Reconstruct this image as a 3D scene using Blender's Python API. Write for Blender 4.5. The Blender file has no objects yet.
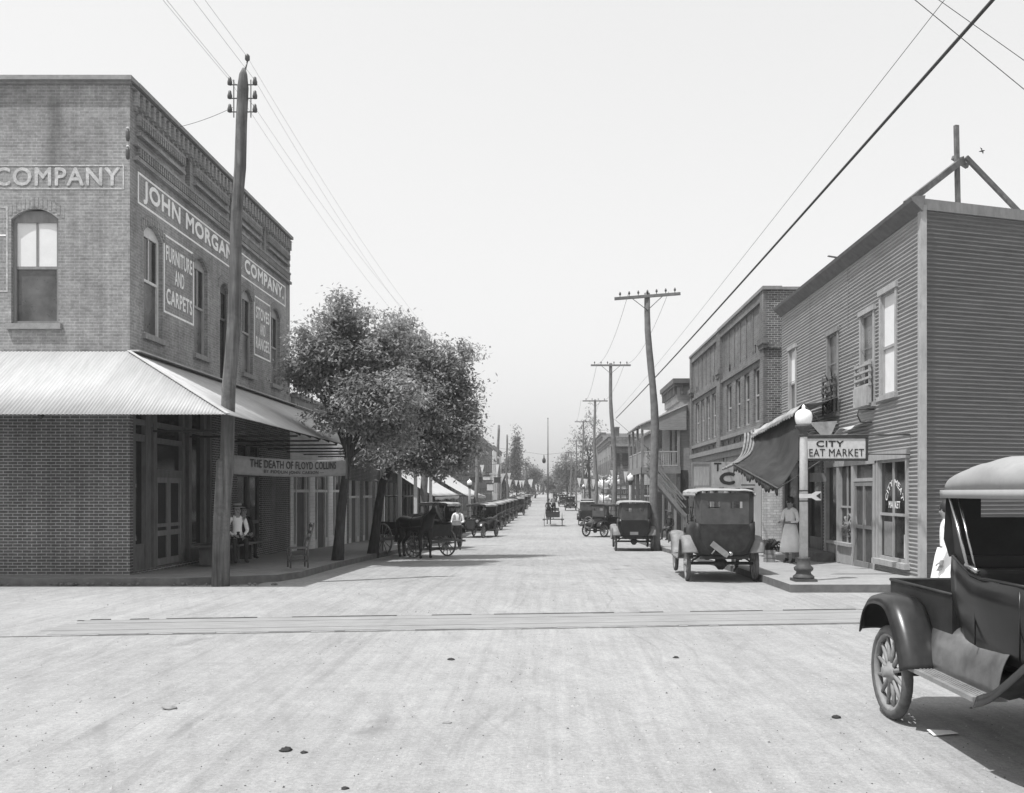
import bpy, bmesh, math, random
from mathutils import Vector, Matrix
random.seed(7)
R = math.radians
H, F, PX, PY = 1.85, 920.0, 547.0, 492.0
SC = bpy.context.scene
COL = SC.collection

# ------------------------------------------------------------------ camera
cam = bpy.data.objects.new('camera', bpy.data.cameras.new('camera'))
COL.objects.link(cam); SC.camera = cam
cam.location = (0, 0, H); cam.rotation_euler = (R(90), 0, 0)
cam.data.sensor_width = 36; cam.data.lens = 36*F/1024
cam.data.shift_x = (512-PX)/1024; cam.data.shift_y = (PY-396.5)/1024
cam.data.clip_start = .1; cam.data.clip_end = 6000

# ------------------------------------------------------------------ sky, sun, exposure
SUN_EL, SUN_AZ = 66.0, 36.0          # sun stands to the left (-X), a little behind the camera (-Y)
se, ce = math.sin(R(SUN_EL)), math.cos(R(SUN_EL))
sdir = Vector((-math.cos(R(SUN_AZ))*ce, -math.sin(R(SUN_AZ))*ce, se))
W = bpy.data.worlds.new('World'); SC.world = W; W.use_nodes = True
nt = W.node_tree; nt.nodes.clear()
sky = nt.nodes.new('ShaderNodeTexSky'); sky.sky_type = 'NISHITA'; sky.sun_disc = False
sky.sun_elevation = R(SUN_EL); sky.sun_rotation = math.atan2(sdir.x, sdir.y)
sky.dust_density = 4.0; sky.air_density = 1.0; sky.ozone_density = 1.0
sep = nt.nodes.new('ShaderNodeSeparateColor')          # blue sensitive plate: a monochrome sky
pw = nt.nodes.new('ShaderNodeMath'); pw.operation = 'POWER'; pw.inputs[1].default_value = .35
ml = nt.nodes.new('ShaderNodeMath'); ml.operation = 'MULTIPLY'; ml.inputs[1].default_value = 5.3
bg = nt.nodes.new('ShaderNodeBackground'); bg.inputs['Strength'].default_value = .10
out = nt.nodes.new('ShaderNodeOutputWorld')
L = nt.links.new
L(sky.outputs[0], sep.inputs[0]); L(sep.outputs[2], pw.inputs[0]); L(pw.outputs[0], ml.inputs[0])
L(ml.outputs[0], bg.inputs['Color']); L(bg.outputs[0], out.inputs['Surface'])
sl = bpy.data.lights.new('sun', 'SUN'); sl.energy = 4.7; sl.angle = R(.6); sl.color = (1, 1, 1)
sun = bpy.data.objects.new('sun', sl); COL.objects.link(sun)
sun.rotation_euler = sdir.to_track_quat('Z', 'Y').to_euler(); sun.location = (-20, -10, 40)
SC.view_settings.view_transform = 'Standard'; SC.view_settings.look = 'None'
SC.view_settings.gamma = 1; SC.view_settings.exposure = 0.13
SC.view_settings.use_curve_mapping = False

# ------------------------------------------------------------------ terrain height
GP = [(-40,0),(17,0),(25,-.14),(37,-.5),(55,-.85),(80,-.88),(135,-.62),(200,-.1),(300,1.25),(420,1.7),(1500,2.4)]
def g0(y):
    if y <= GP[0][0]: return GP[0][1]
    for (a, p), (b, q) in zip(GP, GP[1:]):
        if y <= b: return p+(q-p)*(y-a)/(b-a)
    return GP[-1][1]
def g(y):
    w = 2+max(0, y-20)*.12
    return sum(g0(y+w*k/4) for k in range(-4, 5))/9

# ------------------------------------------------------------------ materials
MATS = {}
def nodes_mat(name):
    m = bpy.data.materials.new(name); m.use_nodes = True
    t = m.node_tree; return m, t, t.nodes['Principled BSDF']
def mix_rgb(t, fac, a, b, mode='MIX'):
    n = t.nodes.new('ShaderNodeMix'); n.data_type = 'RGBA'; n.blend_type = mode
    for k, v in ((0, fac), (6, a), (7, b)):
        if hasattr(v, 'links'): t.links.new(v, n.inputs[k])
        elif k == 0: n.inputs[0].default_value = v
        else: n.inputs[k].default_value = (v, v, v, 1)
    return n.outputs[2]
def noise(t, vec, scale, detail=4, rough=.6, stretch=None):
    if stretch:
        mp = t.nodes.new('ShaderNodeMapping'); mp.inputs['Scale'].default_value = stretch
        t.links.new(vec, mp.inputs[0]); vec = mp.outputs[0]
    n = t.nodes.new('ShaderNodeTexNoise'); n.inputs['Scale'].default_value = scale
    n.inputs['Detail'].default_value = detail; n.inputs['Roughness'].default_value = rough
    t.links.new(vec, n.inputs['Vector']); return n.outputs['Fac']
def ramp(t, fac, a, b, va=0., vb=1.):
    n = t.nodes.new('ShaderNodeMapRange'); n.inputs[1].default_value = a; n.inputs[2].default_value = b
    n.inputs[3].default_value = va; n.inputs[4].default_value = vb; n.clamp = True
    t.links.new(fac, n.inputs[0]); return n.outputs[0]
def bump(t, b, h, strength, dist=.02):
    n = t.nodes.new('ShaderNodeBump'); n.inputs['Strength'].default_value = strength
    n.inputs['Distance'].default_value = dist
    t.links.new(h, n.inputs['Height']); t.links.new(n.outputs[0], b.inputs['Normal'])
def mat(name, v, rough=.7, var=.25, scale=6, stretch=None, bmp=.2, metal=0., spec=.4, dirt=0.):
    if name in MATS: return MATS[name]
    if name not in ('sign_paint_white', 'window_blind', 'corrugated_siding', 'corrugated_gable', 'cloth_white', 'painted_wood_white'): v *= .74
    m, t, b = nodes_mat(name)
    tc = t.nodes.new('ShaderNodeTexCoord').outputs['Object']
    n1 = noise(t, tc, scale, 5, .65, stretch); n2 = noise(t, tc, scale*.17, 3, .5)
    c = mix_rgb(t, ramp(t, n1, .3, .7), v*(1-var), v*(1+var))
    c = mix_rgb(t, ramp(t, n2, .35, .65), c, v*(1-var*.5), 'MIX') if False else c
    mm = mix_rgb(t, ramp(t, n2, .3, .7), 1-var*.45, 1+var*.35)
    c = mix_rgb(t, 1., c, mm, 'MULTIPLY')
    if dirt:
        n3 = noise(t, tc, 2.3, 6, .75)
        c = mix_rgb(t, ramp(t, n3, .5, .62, 0, dirt), c, v*.35)
    t.links.new(c, b.inputs['Base Color'])
    b.inputs['Roughness'].default_value = rough; b.inputs['Metallic'].default_value = metal
    b.inputs['Specular IOR Level'].default_value = spec
    if bmp: bump(t, b, n1, bmp)
    MATS[name] = m; return m
def brick_mat(name, v, mortar, w=.21, h=.075, var=.35):
    if name in MATS: return MATS[name]
    m, t, b = nodes_mat(name)
    uv = t.nodes.new('ShaderNodeTexCoord')
    wob = noise(t, uv.outputs['UV'], 3.0, 2, .5)
    vm = t.nodes.new('ShaderNodeVectorMath'); vm.operation = 'SCALE'; vm.inputs[3].default_value = .012
    cmb = t.nodes.new('ShaderNodeCombineXYZ'); t.links.new(wob, cmb.inputs[0]); t.links.new(wob, cmb.inputs[1])
    t.links.new(cmb.outputs[0], vm.inputs[0])
    ad = t.nodes.new('ShaderNodeVectorMath'); ad.operation = 'ADD'
    t.links.new(uv.outputs['UV'], ad.inputs[0]); t.links.new(vm.outputs[0], ad.inputs[1])
    br = t.nodes.new('ShaderNodeTexBrick'); t.links.new(ad.outputs[0], br.inputs['Vector'])
    br.inputs['Scale'].default_value = 1; br.inputs['Brick Width'].default_value = w
    br.inputs['Row Height'].default_value = h; br.inputs['Mortar Size'].default_value = .008
    br.inputs['Mortar Smooth'].default_value = .3; br.inputs['Bias'].default_value = -.1
    br.inputs['Color1'].default_value = (v*(1-var),)*3+(1,); br.inputs['Color2'].default_value = (v*(1+var),)*3+(1,)
    br.inputs['Mortar'].default_value = (mortar,)*3+(1,)
    n1 = noise(t, uv.outputs['UV'], .55, 5, .6); n2 = noise(t, uv.outputs['UV'], 14, 3, .6)
    n3 = noise(t, uv.outputs['UV'], 1.2, 4, .6, (3.5, .25, 1))
    c = mix_rgb(t, 1., br.outputs['Color'], mix_rgb(t, ramp(t, n1, .3, .7), .74, 1.25), 'MULTIPLY')
    c = mix_rgb(t, 1., c, mix_rgb(t, ramp(t, n2, .25, .75), .8, 1.2), 'MULTIPLY')
    c = mix_rgb(t, 1., c, mix_rgb(t, ramp(t, n3, .3, .65), .78, 1.1), 'MULTIPLY')
    if name == 'brick':      # old soot streak running down the front from the parapet
        sx = t.nodes.new('ShaderNodeSeparateXYZ'); t.links.new(uv.outputs['UV'], sx.inputs[0])
        def mth(op, a, b2):
            q = t.nodes.new('ShaderNodeMath'); q.operation = op
            for i, w_ in enumerate((a, b2)):
                if hasattr(w_, 'links'): t.links.new(w_, q.inputs[i])
                elif w_ is not None: q.inputs[i].default_value = w_
            return q.outputs[0]
        du = mth('ABSOLUTE', mth('ADD', mth('ADD', sx.outputs[0], 10.35), mth('MULTIPLY', mth('SUBTRACT', n1, .5), .5)), None)
        zz = mth('MULTIPLY', ramp(t, sx.outputs[1], 7.8, 8.8), ramp(t, sx.outputs[1], 10.3, 9.9))
        # upper storey joints are filled with weathered wash, crisp and pale below; canopy shade is painted into the darker lower bricks
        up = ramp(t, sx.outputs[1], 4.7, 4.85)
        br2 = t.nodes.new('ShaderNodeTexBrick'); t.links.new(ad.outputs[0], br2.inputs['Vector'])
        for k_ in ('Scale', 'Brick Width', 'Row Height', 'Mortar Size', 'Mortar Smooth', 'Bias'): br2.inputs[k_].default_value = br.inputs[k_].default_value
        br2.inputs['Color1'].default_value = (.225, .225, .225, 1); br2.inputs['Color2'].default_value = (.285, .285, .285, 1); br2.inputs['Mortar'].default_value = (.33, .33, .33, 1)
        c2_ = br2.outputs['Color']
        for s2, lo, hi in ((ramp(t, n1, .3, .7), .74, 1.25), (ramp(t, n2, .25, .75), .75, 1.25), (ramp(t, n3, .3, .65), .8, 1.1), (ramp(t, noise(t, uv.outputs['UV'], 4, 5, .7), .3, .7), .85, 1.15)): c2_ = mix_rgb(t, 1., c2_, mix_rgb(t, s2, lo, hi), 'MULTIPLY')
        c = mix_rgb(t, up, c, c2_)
        st_ = mth('MULTIPLY', mth('MULTIPLY', ramp(t, du, .28, .03), zz), .5)
        c = mix_rgb(t, st_, c, .05)
    t.links.new(c, b.inputs['Base Color']); b.inputs['Roughness'].default_value = .9
    b.inputs['Specular IOR Level'].default_value = .2
    inv = t.nodes.new('ShaderNodeMath'); inv.operation = 'SUBTRACT'; inv.inputs[0].default_value = 1
    t.links.new(br.outputs['Fac'], inv.inputs[1]); bump(t, b, inv.outputs[0], .6, .008)
    MATS[name] = m; return m
def board_mat(name, v, pitch=.12, var=.2, vertical=False):
    if name in MATS: return MATS[name]
    m, t, b = nodes_mat(name)
    uv = t.nodes.new('ShaderNodeTexCoord').outputs['UV']
    sx = t.nodes.new('ShaderNodeSeparateXYZ'); t.links.new(uv, sx.inputs[0])
    d = t.nodes.new('ShaderNodeMath'); d.operation = 'DIVIDE'; d.inputs[1].default_value = pitch
    t.links.new(sx.outputs[0 if vertical else 1], d.inputs[0])
    fr = t.nodes.new('ShaderNodeMath'); fr.operation = 'FRACT'; t.links.new(d.outputs[0], fr.inputs[0])
    n1 = noise(t, uv, 5, 5, .6, (6, .6, 1) if vertical else (.6, 6, 1)); n2 = noise(t, uv, .8, 3, .5)
    c = mix_rgb(t, ramp(t, n1, .3, .7), v*(1-var), v*(1+var))
    c = mix_rgb(t, 1., c, mix_rgb(t, ramp(t, n2, .3, .7), .8, 1.15), 'MULTIPLY')
    c = mix_rgb(t, ramp(t, fr.outputs[0], .0, .1, .6, 0), c, v*.3)
    t.links.new(c, b.inputs['Base Color']); b.inputs['Roughness'].default_value = .75
    bump(t, b, fr.outputs[0], .5, .015)
    MATS[name] = m; return m
def glass_mat(name, v=.02, rough=.05):
    if name in MATS: return MATS[name]
    m, t, b = nodes_mat(name)
    tc = t.nodes.new('ShaderNodeTexCoord').outputs['Object']
    n1 = noise(t, tc, 1.7, 4, .6); n2 = noise(t, tc, 5, 3, .7)
    c = mix_rgb(t, ramp(t, n1, .35, .7), v*.5, v*1.6)
    t.links.new(c, b.inputs['Base Color'])
    t.links.new(ramp(t, n2, .3, .7, rough, rough+.12), b.inputs['Roughness'])
    b.inputs['Specular IOR Level'].default_value = .5
    bump(t, b, n1, .12, .02)
    MATS[name] = m; return m

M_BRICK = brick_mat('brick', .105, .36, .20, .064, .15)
M_BRICKD = brick_mat('brick_dark', .12, .22)
M_BRICKP = brick_mat('brick_pale', .30, .30)
M_STONE = mat('stone', .34, .85, .2, 9)
M_TIN = mat('tin_roof', .53, .6, .12, 8, (1, .12, .3), .05, .0, .4, dirt=.0)
M_TINR = mat('tin_roof_plain', .60, .6, .15, 3, None, .05, .0, .4)
M_CORR = mat('corrugated_siding', .29, .55, .16, 2.2, (.5, .5, 5), .05, .25, .4)
M_WOODW = mat('painted_wood_white', .62, .6, .1, 12)
M_WOODG = mat('painted_wood_grey', .26, .7, .2, 9, (1, 1, .3))
M_WOODL = mat('painted_wood_light', .45, .65, .16, 9, (1, 1, .3), dirt=.2)
M_WOODD = mat('painted_wood_dark', .13, .7, .25, 9, (1, 1, .3))
M_WOODK = mat('wood_near_black', .04, .7, .3, 9)
M_POLE = mat('pole_wood', .15, .9, .6, 14, (1, 1, .06), 1., dirt=.5)
M_POLEF = mat('pole_wood_far', .20, .9, .3, 5)
M_GLASS = glass_mat('window_glass', .018)
M_GLASSG = glass_mat('window_glass_dusty', .09, .25)
M_SCREEN = mat('screen_mesh', .035, .8, .3, 20)
M_BLIND = mat('window_blind', .68, .8, .05, 4, None, .05)
M_PAINTW = mat('sign_paint_white', .86, .8, .10, 16, None, .1, dirt=.10)
M_PAINTB = mat('sign_paint_black', .03, .8, .2, 10)
M_SIGN = mat('sign_board_white', .66, .7, .12, 8)
M_BANNER = mat('banner_cloth', .27, .9, .12, 8, None, .3)
M_IRON = mat('cast_iron', .08, .6, .25, 12, None, .2)
M_STEEL = mat('steel', .14, .5, .3, 12)
M_WIRE = mat('wire', .06, .7, .1)
M_LAMPW = mat('lamp_post_paint', .66, .5, .12, 10, dirt=.15)
m, t, b = nodes_mat('opal_glass'); b.inputs['Base Color'].default_value = (.85, .85, .85, 1)
b.inputs['Roughness'].default_value = .25; MATS['opal_glass'] = m; M_OPAL = m
M_INS = mat('insulator', .10, .35, .1)
M_CONC = mat('concrete', .37, .9, .12, 7, None, .3, dirt=.18)
M_CURB = mat('curb_stone', .17, .9, .25, 5, None, .5)
M_BARK = mat('bark', .055, .95, .5, 16, (1, 1, .2), 1.)
M_CARP = mat('car_paint', .016, .28, .5, 3, None, .06, 0., .4, dirt=.2)
M_CARD = mat('car_paint_dusty', .032, .55, .6, 4, None, .1, 0., .3)
M_FEND = mat('fender_dusty', .25, .55, .3, 5, None, .05)
M_FENDB = mat('fender_black', .03, .30, .6, 3, None, .06, 0., .4)
M_TOP = mat('canvas_top', .40, .85, .15, 6, None, .5)
M_TOPD = mat('canvas_dark', .09, .85, .25, 5, None, .3)
M_TYRE = mat('tyre_rubber', .12, .85, .3, 12, None, .3)
M_SPOKE = mat('wheel_spokes', .30, .6, .2, 10)
M_LEATH = mat('seat_leather', .02, .5, .3)
M_NICKEL = mat('nickel', .55, .25, .1, 5, None, 0, 1.)
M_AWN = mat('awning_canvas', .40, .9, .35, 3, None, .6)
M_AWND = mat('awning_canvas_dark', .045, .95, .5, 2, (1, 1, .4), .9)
M_SKIN = mat('skin', .33, .6, .05, 10, None, 0)
M_CLW = mat('cloth_white', .78, .9, .06, 10, None, .2)
M_CLG = mat('cloth_grey', .28, .9, .15, 10, None, .3)
M_CLK = mat('cloth_dark', .03, .9, .2, 10, None, .3)
M_HAIR = mat('hair_dark', .03, .6, .2, 30)
M_STRAW = mat('straw_hat', .35, .85, .2, 30)
M_HORSE = mat('horse_coat', .009, .5, .3, 8, None, .05, 0., .4)
M_CRATE = mat('crate_wood', .32, .8, .2, 9)
M_TREES = []

# ------------------------------------------------------------------ mesh builder
class MB:
    def __init__(s): s.v = []; s.f = []; s.mi = []; s.sm = []; s.T = Matrix.Identity(4)
    def add(s, vs, fs, mi=0, sm=False):
        o = len(s.v); s.v += [tuple(s.T @ Vector(p)) for p in vs]
        for f in fs: s.f.append([o+i for i in f]); s.mi.append(mi); s.sm.append(sm)
    def box(s, x0, x1, y0, y1, z0, z1, mi=0):
        s.add([(x0,y0,z0),(x1,y0,z0),(x1,y1,z0),(x0,y1,z0),(x0,y0,z1),(x1,y0,z1),(x1,y1,z1),(x0,y1,z1)],
              [(0,3,2,1),(4,5,6,7),(0,1,5,4),(1,2,6,5),(2,3,7,6),(3,0,4,7)], mi)
    def fbox(s, fr, u0, u1, z0, z1, d0, d1, mi=0):
        O, U, N = fr; P = lambda u, z, d: tuple(Vector(O)+Vector(U)*u+Vector(N)*d+Vector((0,0,z)))
        s.add([P(u0,z0,d0),P(u1,z0,d0),P(u1,z0,d1),P(u0,z0,d1),P(u0,z1,d0),P(u1,z1,d0),P(u1,z1,d1),P(u0,z1,d1)],
              [(0,3,2,1),(4,5,6,7),(0,1,5,4),(1,2,6,5),(2,3,7,6),(3,0,4,7)], mi)
    def beam(s, a, b, w, h=None, up=(0,0,1), mi=0):
        a, b = Vector(a), Vector(b); h = h or w; d = (b-a).normalized()
        r = d.cross(Vector(up)); r = r.normalized() if r.length > 1e-4 else Vector((1,0,0)); q = r.cross(d)
        r *= w/2; q *= h/2
        s.add([a-r-q,a+r-q,a+r+q,a-r+q,b-r-q,b+r-q,b+r+q,b-r+q], [(0,3,2,1),(4,5,6,7),(0,1,5,4),(1,2,6,5),(2,3,7,6),(3,0,4,7)], mi)
    def tube(s, pts, rs, n=8, mi=0, cap=True, jit=0):
        pts = [Vector(p) for p in pts]
        if not hasattr(rs, '__len__'): rs = [rs]*len(pts)
        vs = []; fs = []; ref = None
        for i, p in enumerate(pts):
            d = (pts[min(i+1, len(pts)-1)]-pts[max(i-1, 0)]).normalized()
            if ref is None:
                ref = Vector((1,0,0)) if abs(d.x) < .9 else Vector((0,1,0))
            a = (ref-d*ref.dot(d)).normalized(); ref = a; c = d.cross(a)
            for k in range(n):
                th = 2*math.pi*k/n; rr = rs[i]*(1+random.uniform(-jit, jit))
                vs.append(p+a*math.cos(th)*rr+c*math.sin(th)*rr)
        for i in range(len(pts)-1):
            for k in range(n):
                fs.append((i*n+k, i*n+(k+1)%n, (i+1)*n+(k+1)%n, (i+1)*n+k))
        if cap: fs.append(tuple(range(n))[::-1]); fs.append(tuple(range((len(pts)-1)*n, len(pts)*n)))
        s.add(vs, fs, mi, True)
    def lathe(s, prof, n=16, origin=(0,0,0), axis='z', mi=0, sm=True, closed=False):
        vs = []; fs = []; o = Vector(origin)
        for r, z in prof:
            for k in range(n):
                th = 2*math.pi*k/n; c, d = r*math.cos(th), r*math.sin(th)
                vs.append(o+(Vector((c, d, z)) if axis == 'z' else Vector((c, z, d)) if axis == 'y' else Vector((z, c, d))))
        m_ = len(prof)
        for i in range(m_ if closed else m_-1):
            for k in range(n):
                j = (i+1) % m_
                fs.append((i*n+k, i*n+(k+1)%n, j*n+(k+1)%n, j*n+k))
        if not closed: fs.append(tuple(range(n))[::-1]); fs.append(tuple(range((m_-1)*n, m_*n)))
        s.add(vs, fs, mi, sm)
    def grid(s, fn, nu, nv, mi=0, sm=True):
        vs = [fn(i/nu, j/nv) for j in range(nv+1) for i in range(nu+1)]
        fs = [(j*(nu+1)+i, j*(nu+1)+i+1, (j+1)*(nu+1)+i+1, (j+1)*(nu+1)+i) for j in range(nv) for i in range(nu)]
        s.add(vs, fs, mi, sm)
    def build(s, name, mats, parent=None, solid=0, sub=0, bevel=0):
        me = bpy.data.meshes.new(name); me.from_pydata(s.v, [], s.f); me.validate(clean_customdata=False)
        mats = mats if isinstance(mats, (list, tuple)) else [mats]
        for m_ in mats: me.materials.append(m_)
        if len(me.polygons) == len(s.f):
            me.polygons.foreach_set('material_index', s.mi); me.polygons.foreach_set('use_smooth', s.sm)
        uv = me.uv_layers.new(name='uv').data
        for p in me.polygons:
            n = p.normal; ax, ay, az = abs(n.x), abs(n.y), abs(n.z)
            for li in p.loop_indices:
                c = me.vertices[me.loops[li].vertex_index].co
                uv[li].uv = (c.x, c.y) if az > ax and az > ay else ((c.y, c.z) if ax > ay else (c.x, c.z))
        me.update()
        o = bpy.data.objects.new(name, me); COL.objects.link(o)
        if parent: o.parent = parent
        if bevel:
            b_ = o.modifiers.new('bevel', 'BEVEL'); b_.width = bevel; b_.segments = 2; b_.limit_method = 'ANGLE'
        if solid:
            q = o.modifiers.new('solid', 'SOLIDIFY'); q.thickness = solid; q.offset = 0
        if sub:
            q = o.modifiers.new('sub', 'SUBSURF'); q.levels = sub; q.render_levels = sub
        return o
def tag(o, label=None, cat=None, group=None, kind=None):
    for k, v in (('label', label), ('category', cat), ('group', group), ('kind', kind)):
        if v: o[k] = v
    return o
def thing(name, label, cat, loc=(0,0,0), rz=0, group=None):
    o = bpy.data.objects.new(name, None); COL.objects.link(o); o.location = loc; o.rotation_euler = (0, 0, rz)
    o.empty_display_size = .3
    return tag(o, label, cat, group)
def copy_tree(o, parent=None):
    c = o.copy(); COL.objects.link(c); c.parent = parent
    for ch in list(o.children): copy_tree(ch, c)
    return c
def dup(o, loc, rz, label, group=None):
    c = copy_tree(o); c.location = loc; c.rotation_euler = (0, 0, rz); c['label'] = label
    if group: c['group'] = group
    return c
def text(name, s, fr, u0, u1, z0, z1, d, m, parent, ext=.002, bold=.0, flip=False, fit=True, skew=None):
    """raised/painted lettering filling the box u0..u1, z0..z1 of frame fr"""
    cu = bpy.data.curves.new(name, 'FONT'); cu.body = s; cu.size = 1; cu.offset = 0; cu.extrude = 0
    cu.align_x = 'LEFT'; cu.resolution_u = 3; cu.space_character = 1.08
    to = bpy.data.objects.new('tmp', cu); COL.objects.link(to); bpy.context.view_layer.update()
    me = bpy.data.meshes.new_from_object(to.evaluated_get(bpy.context.evaluated_depsgraph_get()))
    bpy.data.objects.remove(to); bpy.data.curves.remove(cu)
    xs = [v.co.x for v in me.vertices]; ys = [v.co.y for v in me.vertices]
    ax, bx, ay, by = min(xs), max(xs), min(ys), max(ys)
    O, U, N = [Vector(q) for q in fr]
    for v in me.vertices:
        a = (v.co.x-ax)/(bx-ax); c = (v.co.y-ay)/(by-ay)
        u = u0+(u1-u0)*a; z = z0+(z1-z0)*c
        if skew: u, z = skew(a, c)
        p = O+U*u+N*d; p.z += z; v.co = p
    if bold:      # heavier strokes: slightly shifted copies of the letters, each half a millimetre further out
        em = 1/(bx-ax)*abs((u1-u0) if not skew else (v_len(skew))); base = [v.co.copy() for v in me.vertices]; fcs = [list(p.vertices) for p in me.polygons]
        V = []; FF = []
        for i, (du, dz) in enumerate(((0, 0), (1, 0), (-1, 0), (0, 1), (0, -1), (.7, .7), (-.7, -.7))):
            o_ = len(V); V += [tuple(c+U*(du*bold*em*.8)+Vector((0, 0, dz*bold*em*.8))+N*(.0006*i)) for c in base]; FF += [[o_+k for k in f] for f in fcs]
        me = bpy.data.meshes.new(name); me.from_pydata(V, [], FF)
    me.name = name; me.materials.clear(); me.materials.append(m); me.update()
    o = bpy.data.objects.new(name, me); COL.objects.link(o); o.parent = parent
    return o
def v_len(sk):
    a, b = sk(0, .5), sk(1, .5); return math.hypot(a[0]-b[0], a[1]-b[1])

# wall with openings in a frame fr=(O,U,N); openings: (u0,u1,z0,z1,arch)
def wall(mb, fr, u0, u1, z0, z1, ops=(), reveal=.14, mi=0):
    O, U, N = [Vector(q) for q in fr]
    P = lambda u, z, d=0: O+U*u+N*d+Vector((0, 0, z))
    us = sorted({u0, u1, *[o[0] for o in ops], *[o[1] for o in ops]})
    zs = sorted({z0, z1, *[o[2] for o in ops], *[o[3] for o in ops]})
    us = [u for u in us if u0 <= u <= u1]; zs = [z for z in zs if z0 <= z <= z1]
    for a, b_ in zip(us, us[1:]):
        for c, d in zip(zs, zs[1:]):
            um, zm = (a+b_)/2, (c+d)/2
            if any(o[0] < um < o[1] and o[2] < zm < o[3] for o in ops): continue
            mb.add([P(a, c), P(b_, c), P(b_, d), P(a, d)], [(0, 1, 2, 3)], mi)
    for o in ops:
        a, b_, c, d = o[:4]; ar = o[4] if len(o) > 4 else 0
        r = -reveal
        if not ar:
            mb.add([P(a,c),P(b_,c),P(b_,d),P(a,d),P(a,c,r),P(b_,c,r),P(b_,d,r),P(a,d,r)], [(0,4,5,1),(1,5,6,2),(2,6,7,3),(3,7,4,0)], mi)
        else:
            n = 8; arc = [P(a+(b_-a)*k/n, d-ar*((2*k/n-1)**2)) for k in range(n+1)]
            arcr = [P(a+(b_-a)*k/n, d-ar*((2*k/n-1)**2), r) for k in range(n+1)]
            top = [P(a+(b_-a)*k/n, d) for k in range(n+1)]
            for k in range(n):
                mb.add([arc[k], arc[k+1], top[k+1], top[k]], [(0,1,2,3)], mi)
                mb.add([arc[k], arcr[k], arcr[k+1], arc[k+1]], [(0,1,2,3)], mi)
            mb.add([P(a,c),P(b_,c),P(b_,d-ar),P(a,d-ar),P(a,c,r),P(b_,c,r),P(b_,d-ar,r),P(a,d-ar,r)], [(0,4,5,1),(1,5,6,2),(3,7,4,0)], mi)
def corr_wall(mb, fr, u0, u1, z0, z1, ops=(), period=.086, amp=.016, mi=0):
    O, U, N = [Vector(q) for q in fr]
    P = lambda u, z, d=0: O+U*u+N*d+Vector((0, 0, z))
    us = sorted({u0, u1, *[o[0] for o in ops], *[o[1] for o in ops]})
    st = period/6
    for a, b_ in zip(us, us[1:]):
        um = (a+b_)/2; segs = [(z0, z1)]
        for o in ops:
            if o[0] < um < o[1]:
                ns = []
                for c, d in segs:
                    if o[3] <= c or o[2] >= d: ns.append((c, d)); continue
                    if o[2] > c: ns.append((c, o[2]))
                    if o[3] < d: ns.append((o[3], d))
                segs = ns
        for c, d in segs:
            zz = [c]; k = math.floor(c/st)+1
            while k*st < d: zz.append(k*st); k += 1
            zz.append(d)
            vs = [];
            for z in zz:
                dd = amp*math.sin(2*math.pi*z/period); vs += [P(a, z, dd), P(b_, z, dd)]
            mb.add(vs, [(2*i, 2*i+1, 2*i+3, 2*i+2) for i in range(len(zz)-1)], mi, True)

def sash_window(parent, fr, u0, u1, z0, z1, d=-.08, fm=None, gm=None, upper=None, muntin=True, frame=.07, sill=True, arch=0, sillm=None, name='window', label=None, mid=.5):
    """double hung window: window (frame) > pane (upper, lower), sill"""
    fm = fm or M_WOODL; gm = gm or M_GLASS
    mb = MB(); f = frame; zm = z0+(z1-z0)*mid
    mb.fbox(fr, u0, u0+f, z0, z1, d, d+.05); mb.fbox(fr, u1-f, u1, z0, z1, d, d+.05)
    mb.fbox(fr, u0+f, u1-f, z1-f-arch, z1, d, d+.048); mb.fbox(fr, u0+f, u1-f, z0, z0+f, d, d+.048)
    mb.fbox(fr, u0+f, u1-f, zm-.03, zm+.03, d, d+.04)
    if muntin:
        um = (u0+u1)/2; mb.fbox(fr, um-.018, um+.018, zm+.03, z1-f-arch, d, d+.035)
    w = mb.build(name, fm, parent)
    if label: w['label'] = label
    for a, b_, mm, dd in ((z0+f, zm-.03, gm, .0), (zm+.03, z1-f-arch, upper or gm, .012)):
        p = MB(); p.fbox(fr, u0+f, u1-f, a, b_, d-.02+dd, d+dd+.004); p.build('pane', mm, w)
    if sill:
        p = MB(); p.fbox(fr, u0-.08, u1+.08, z0-.12, z0, -.05, .08); p.build('sill', sillm or M_STONE, w)
    return w
LX, RX = -8.75, 7.5
def LF(y0=0): return ((LX, y0, 0), (0, 1, 0), (1, 0, 0))      # left side street facade: u = world y
def RF(y0=0, x=RX): return ((x, y0, 0), (0, 1, 0), (-1, 0, 0))
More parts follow.
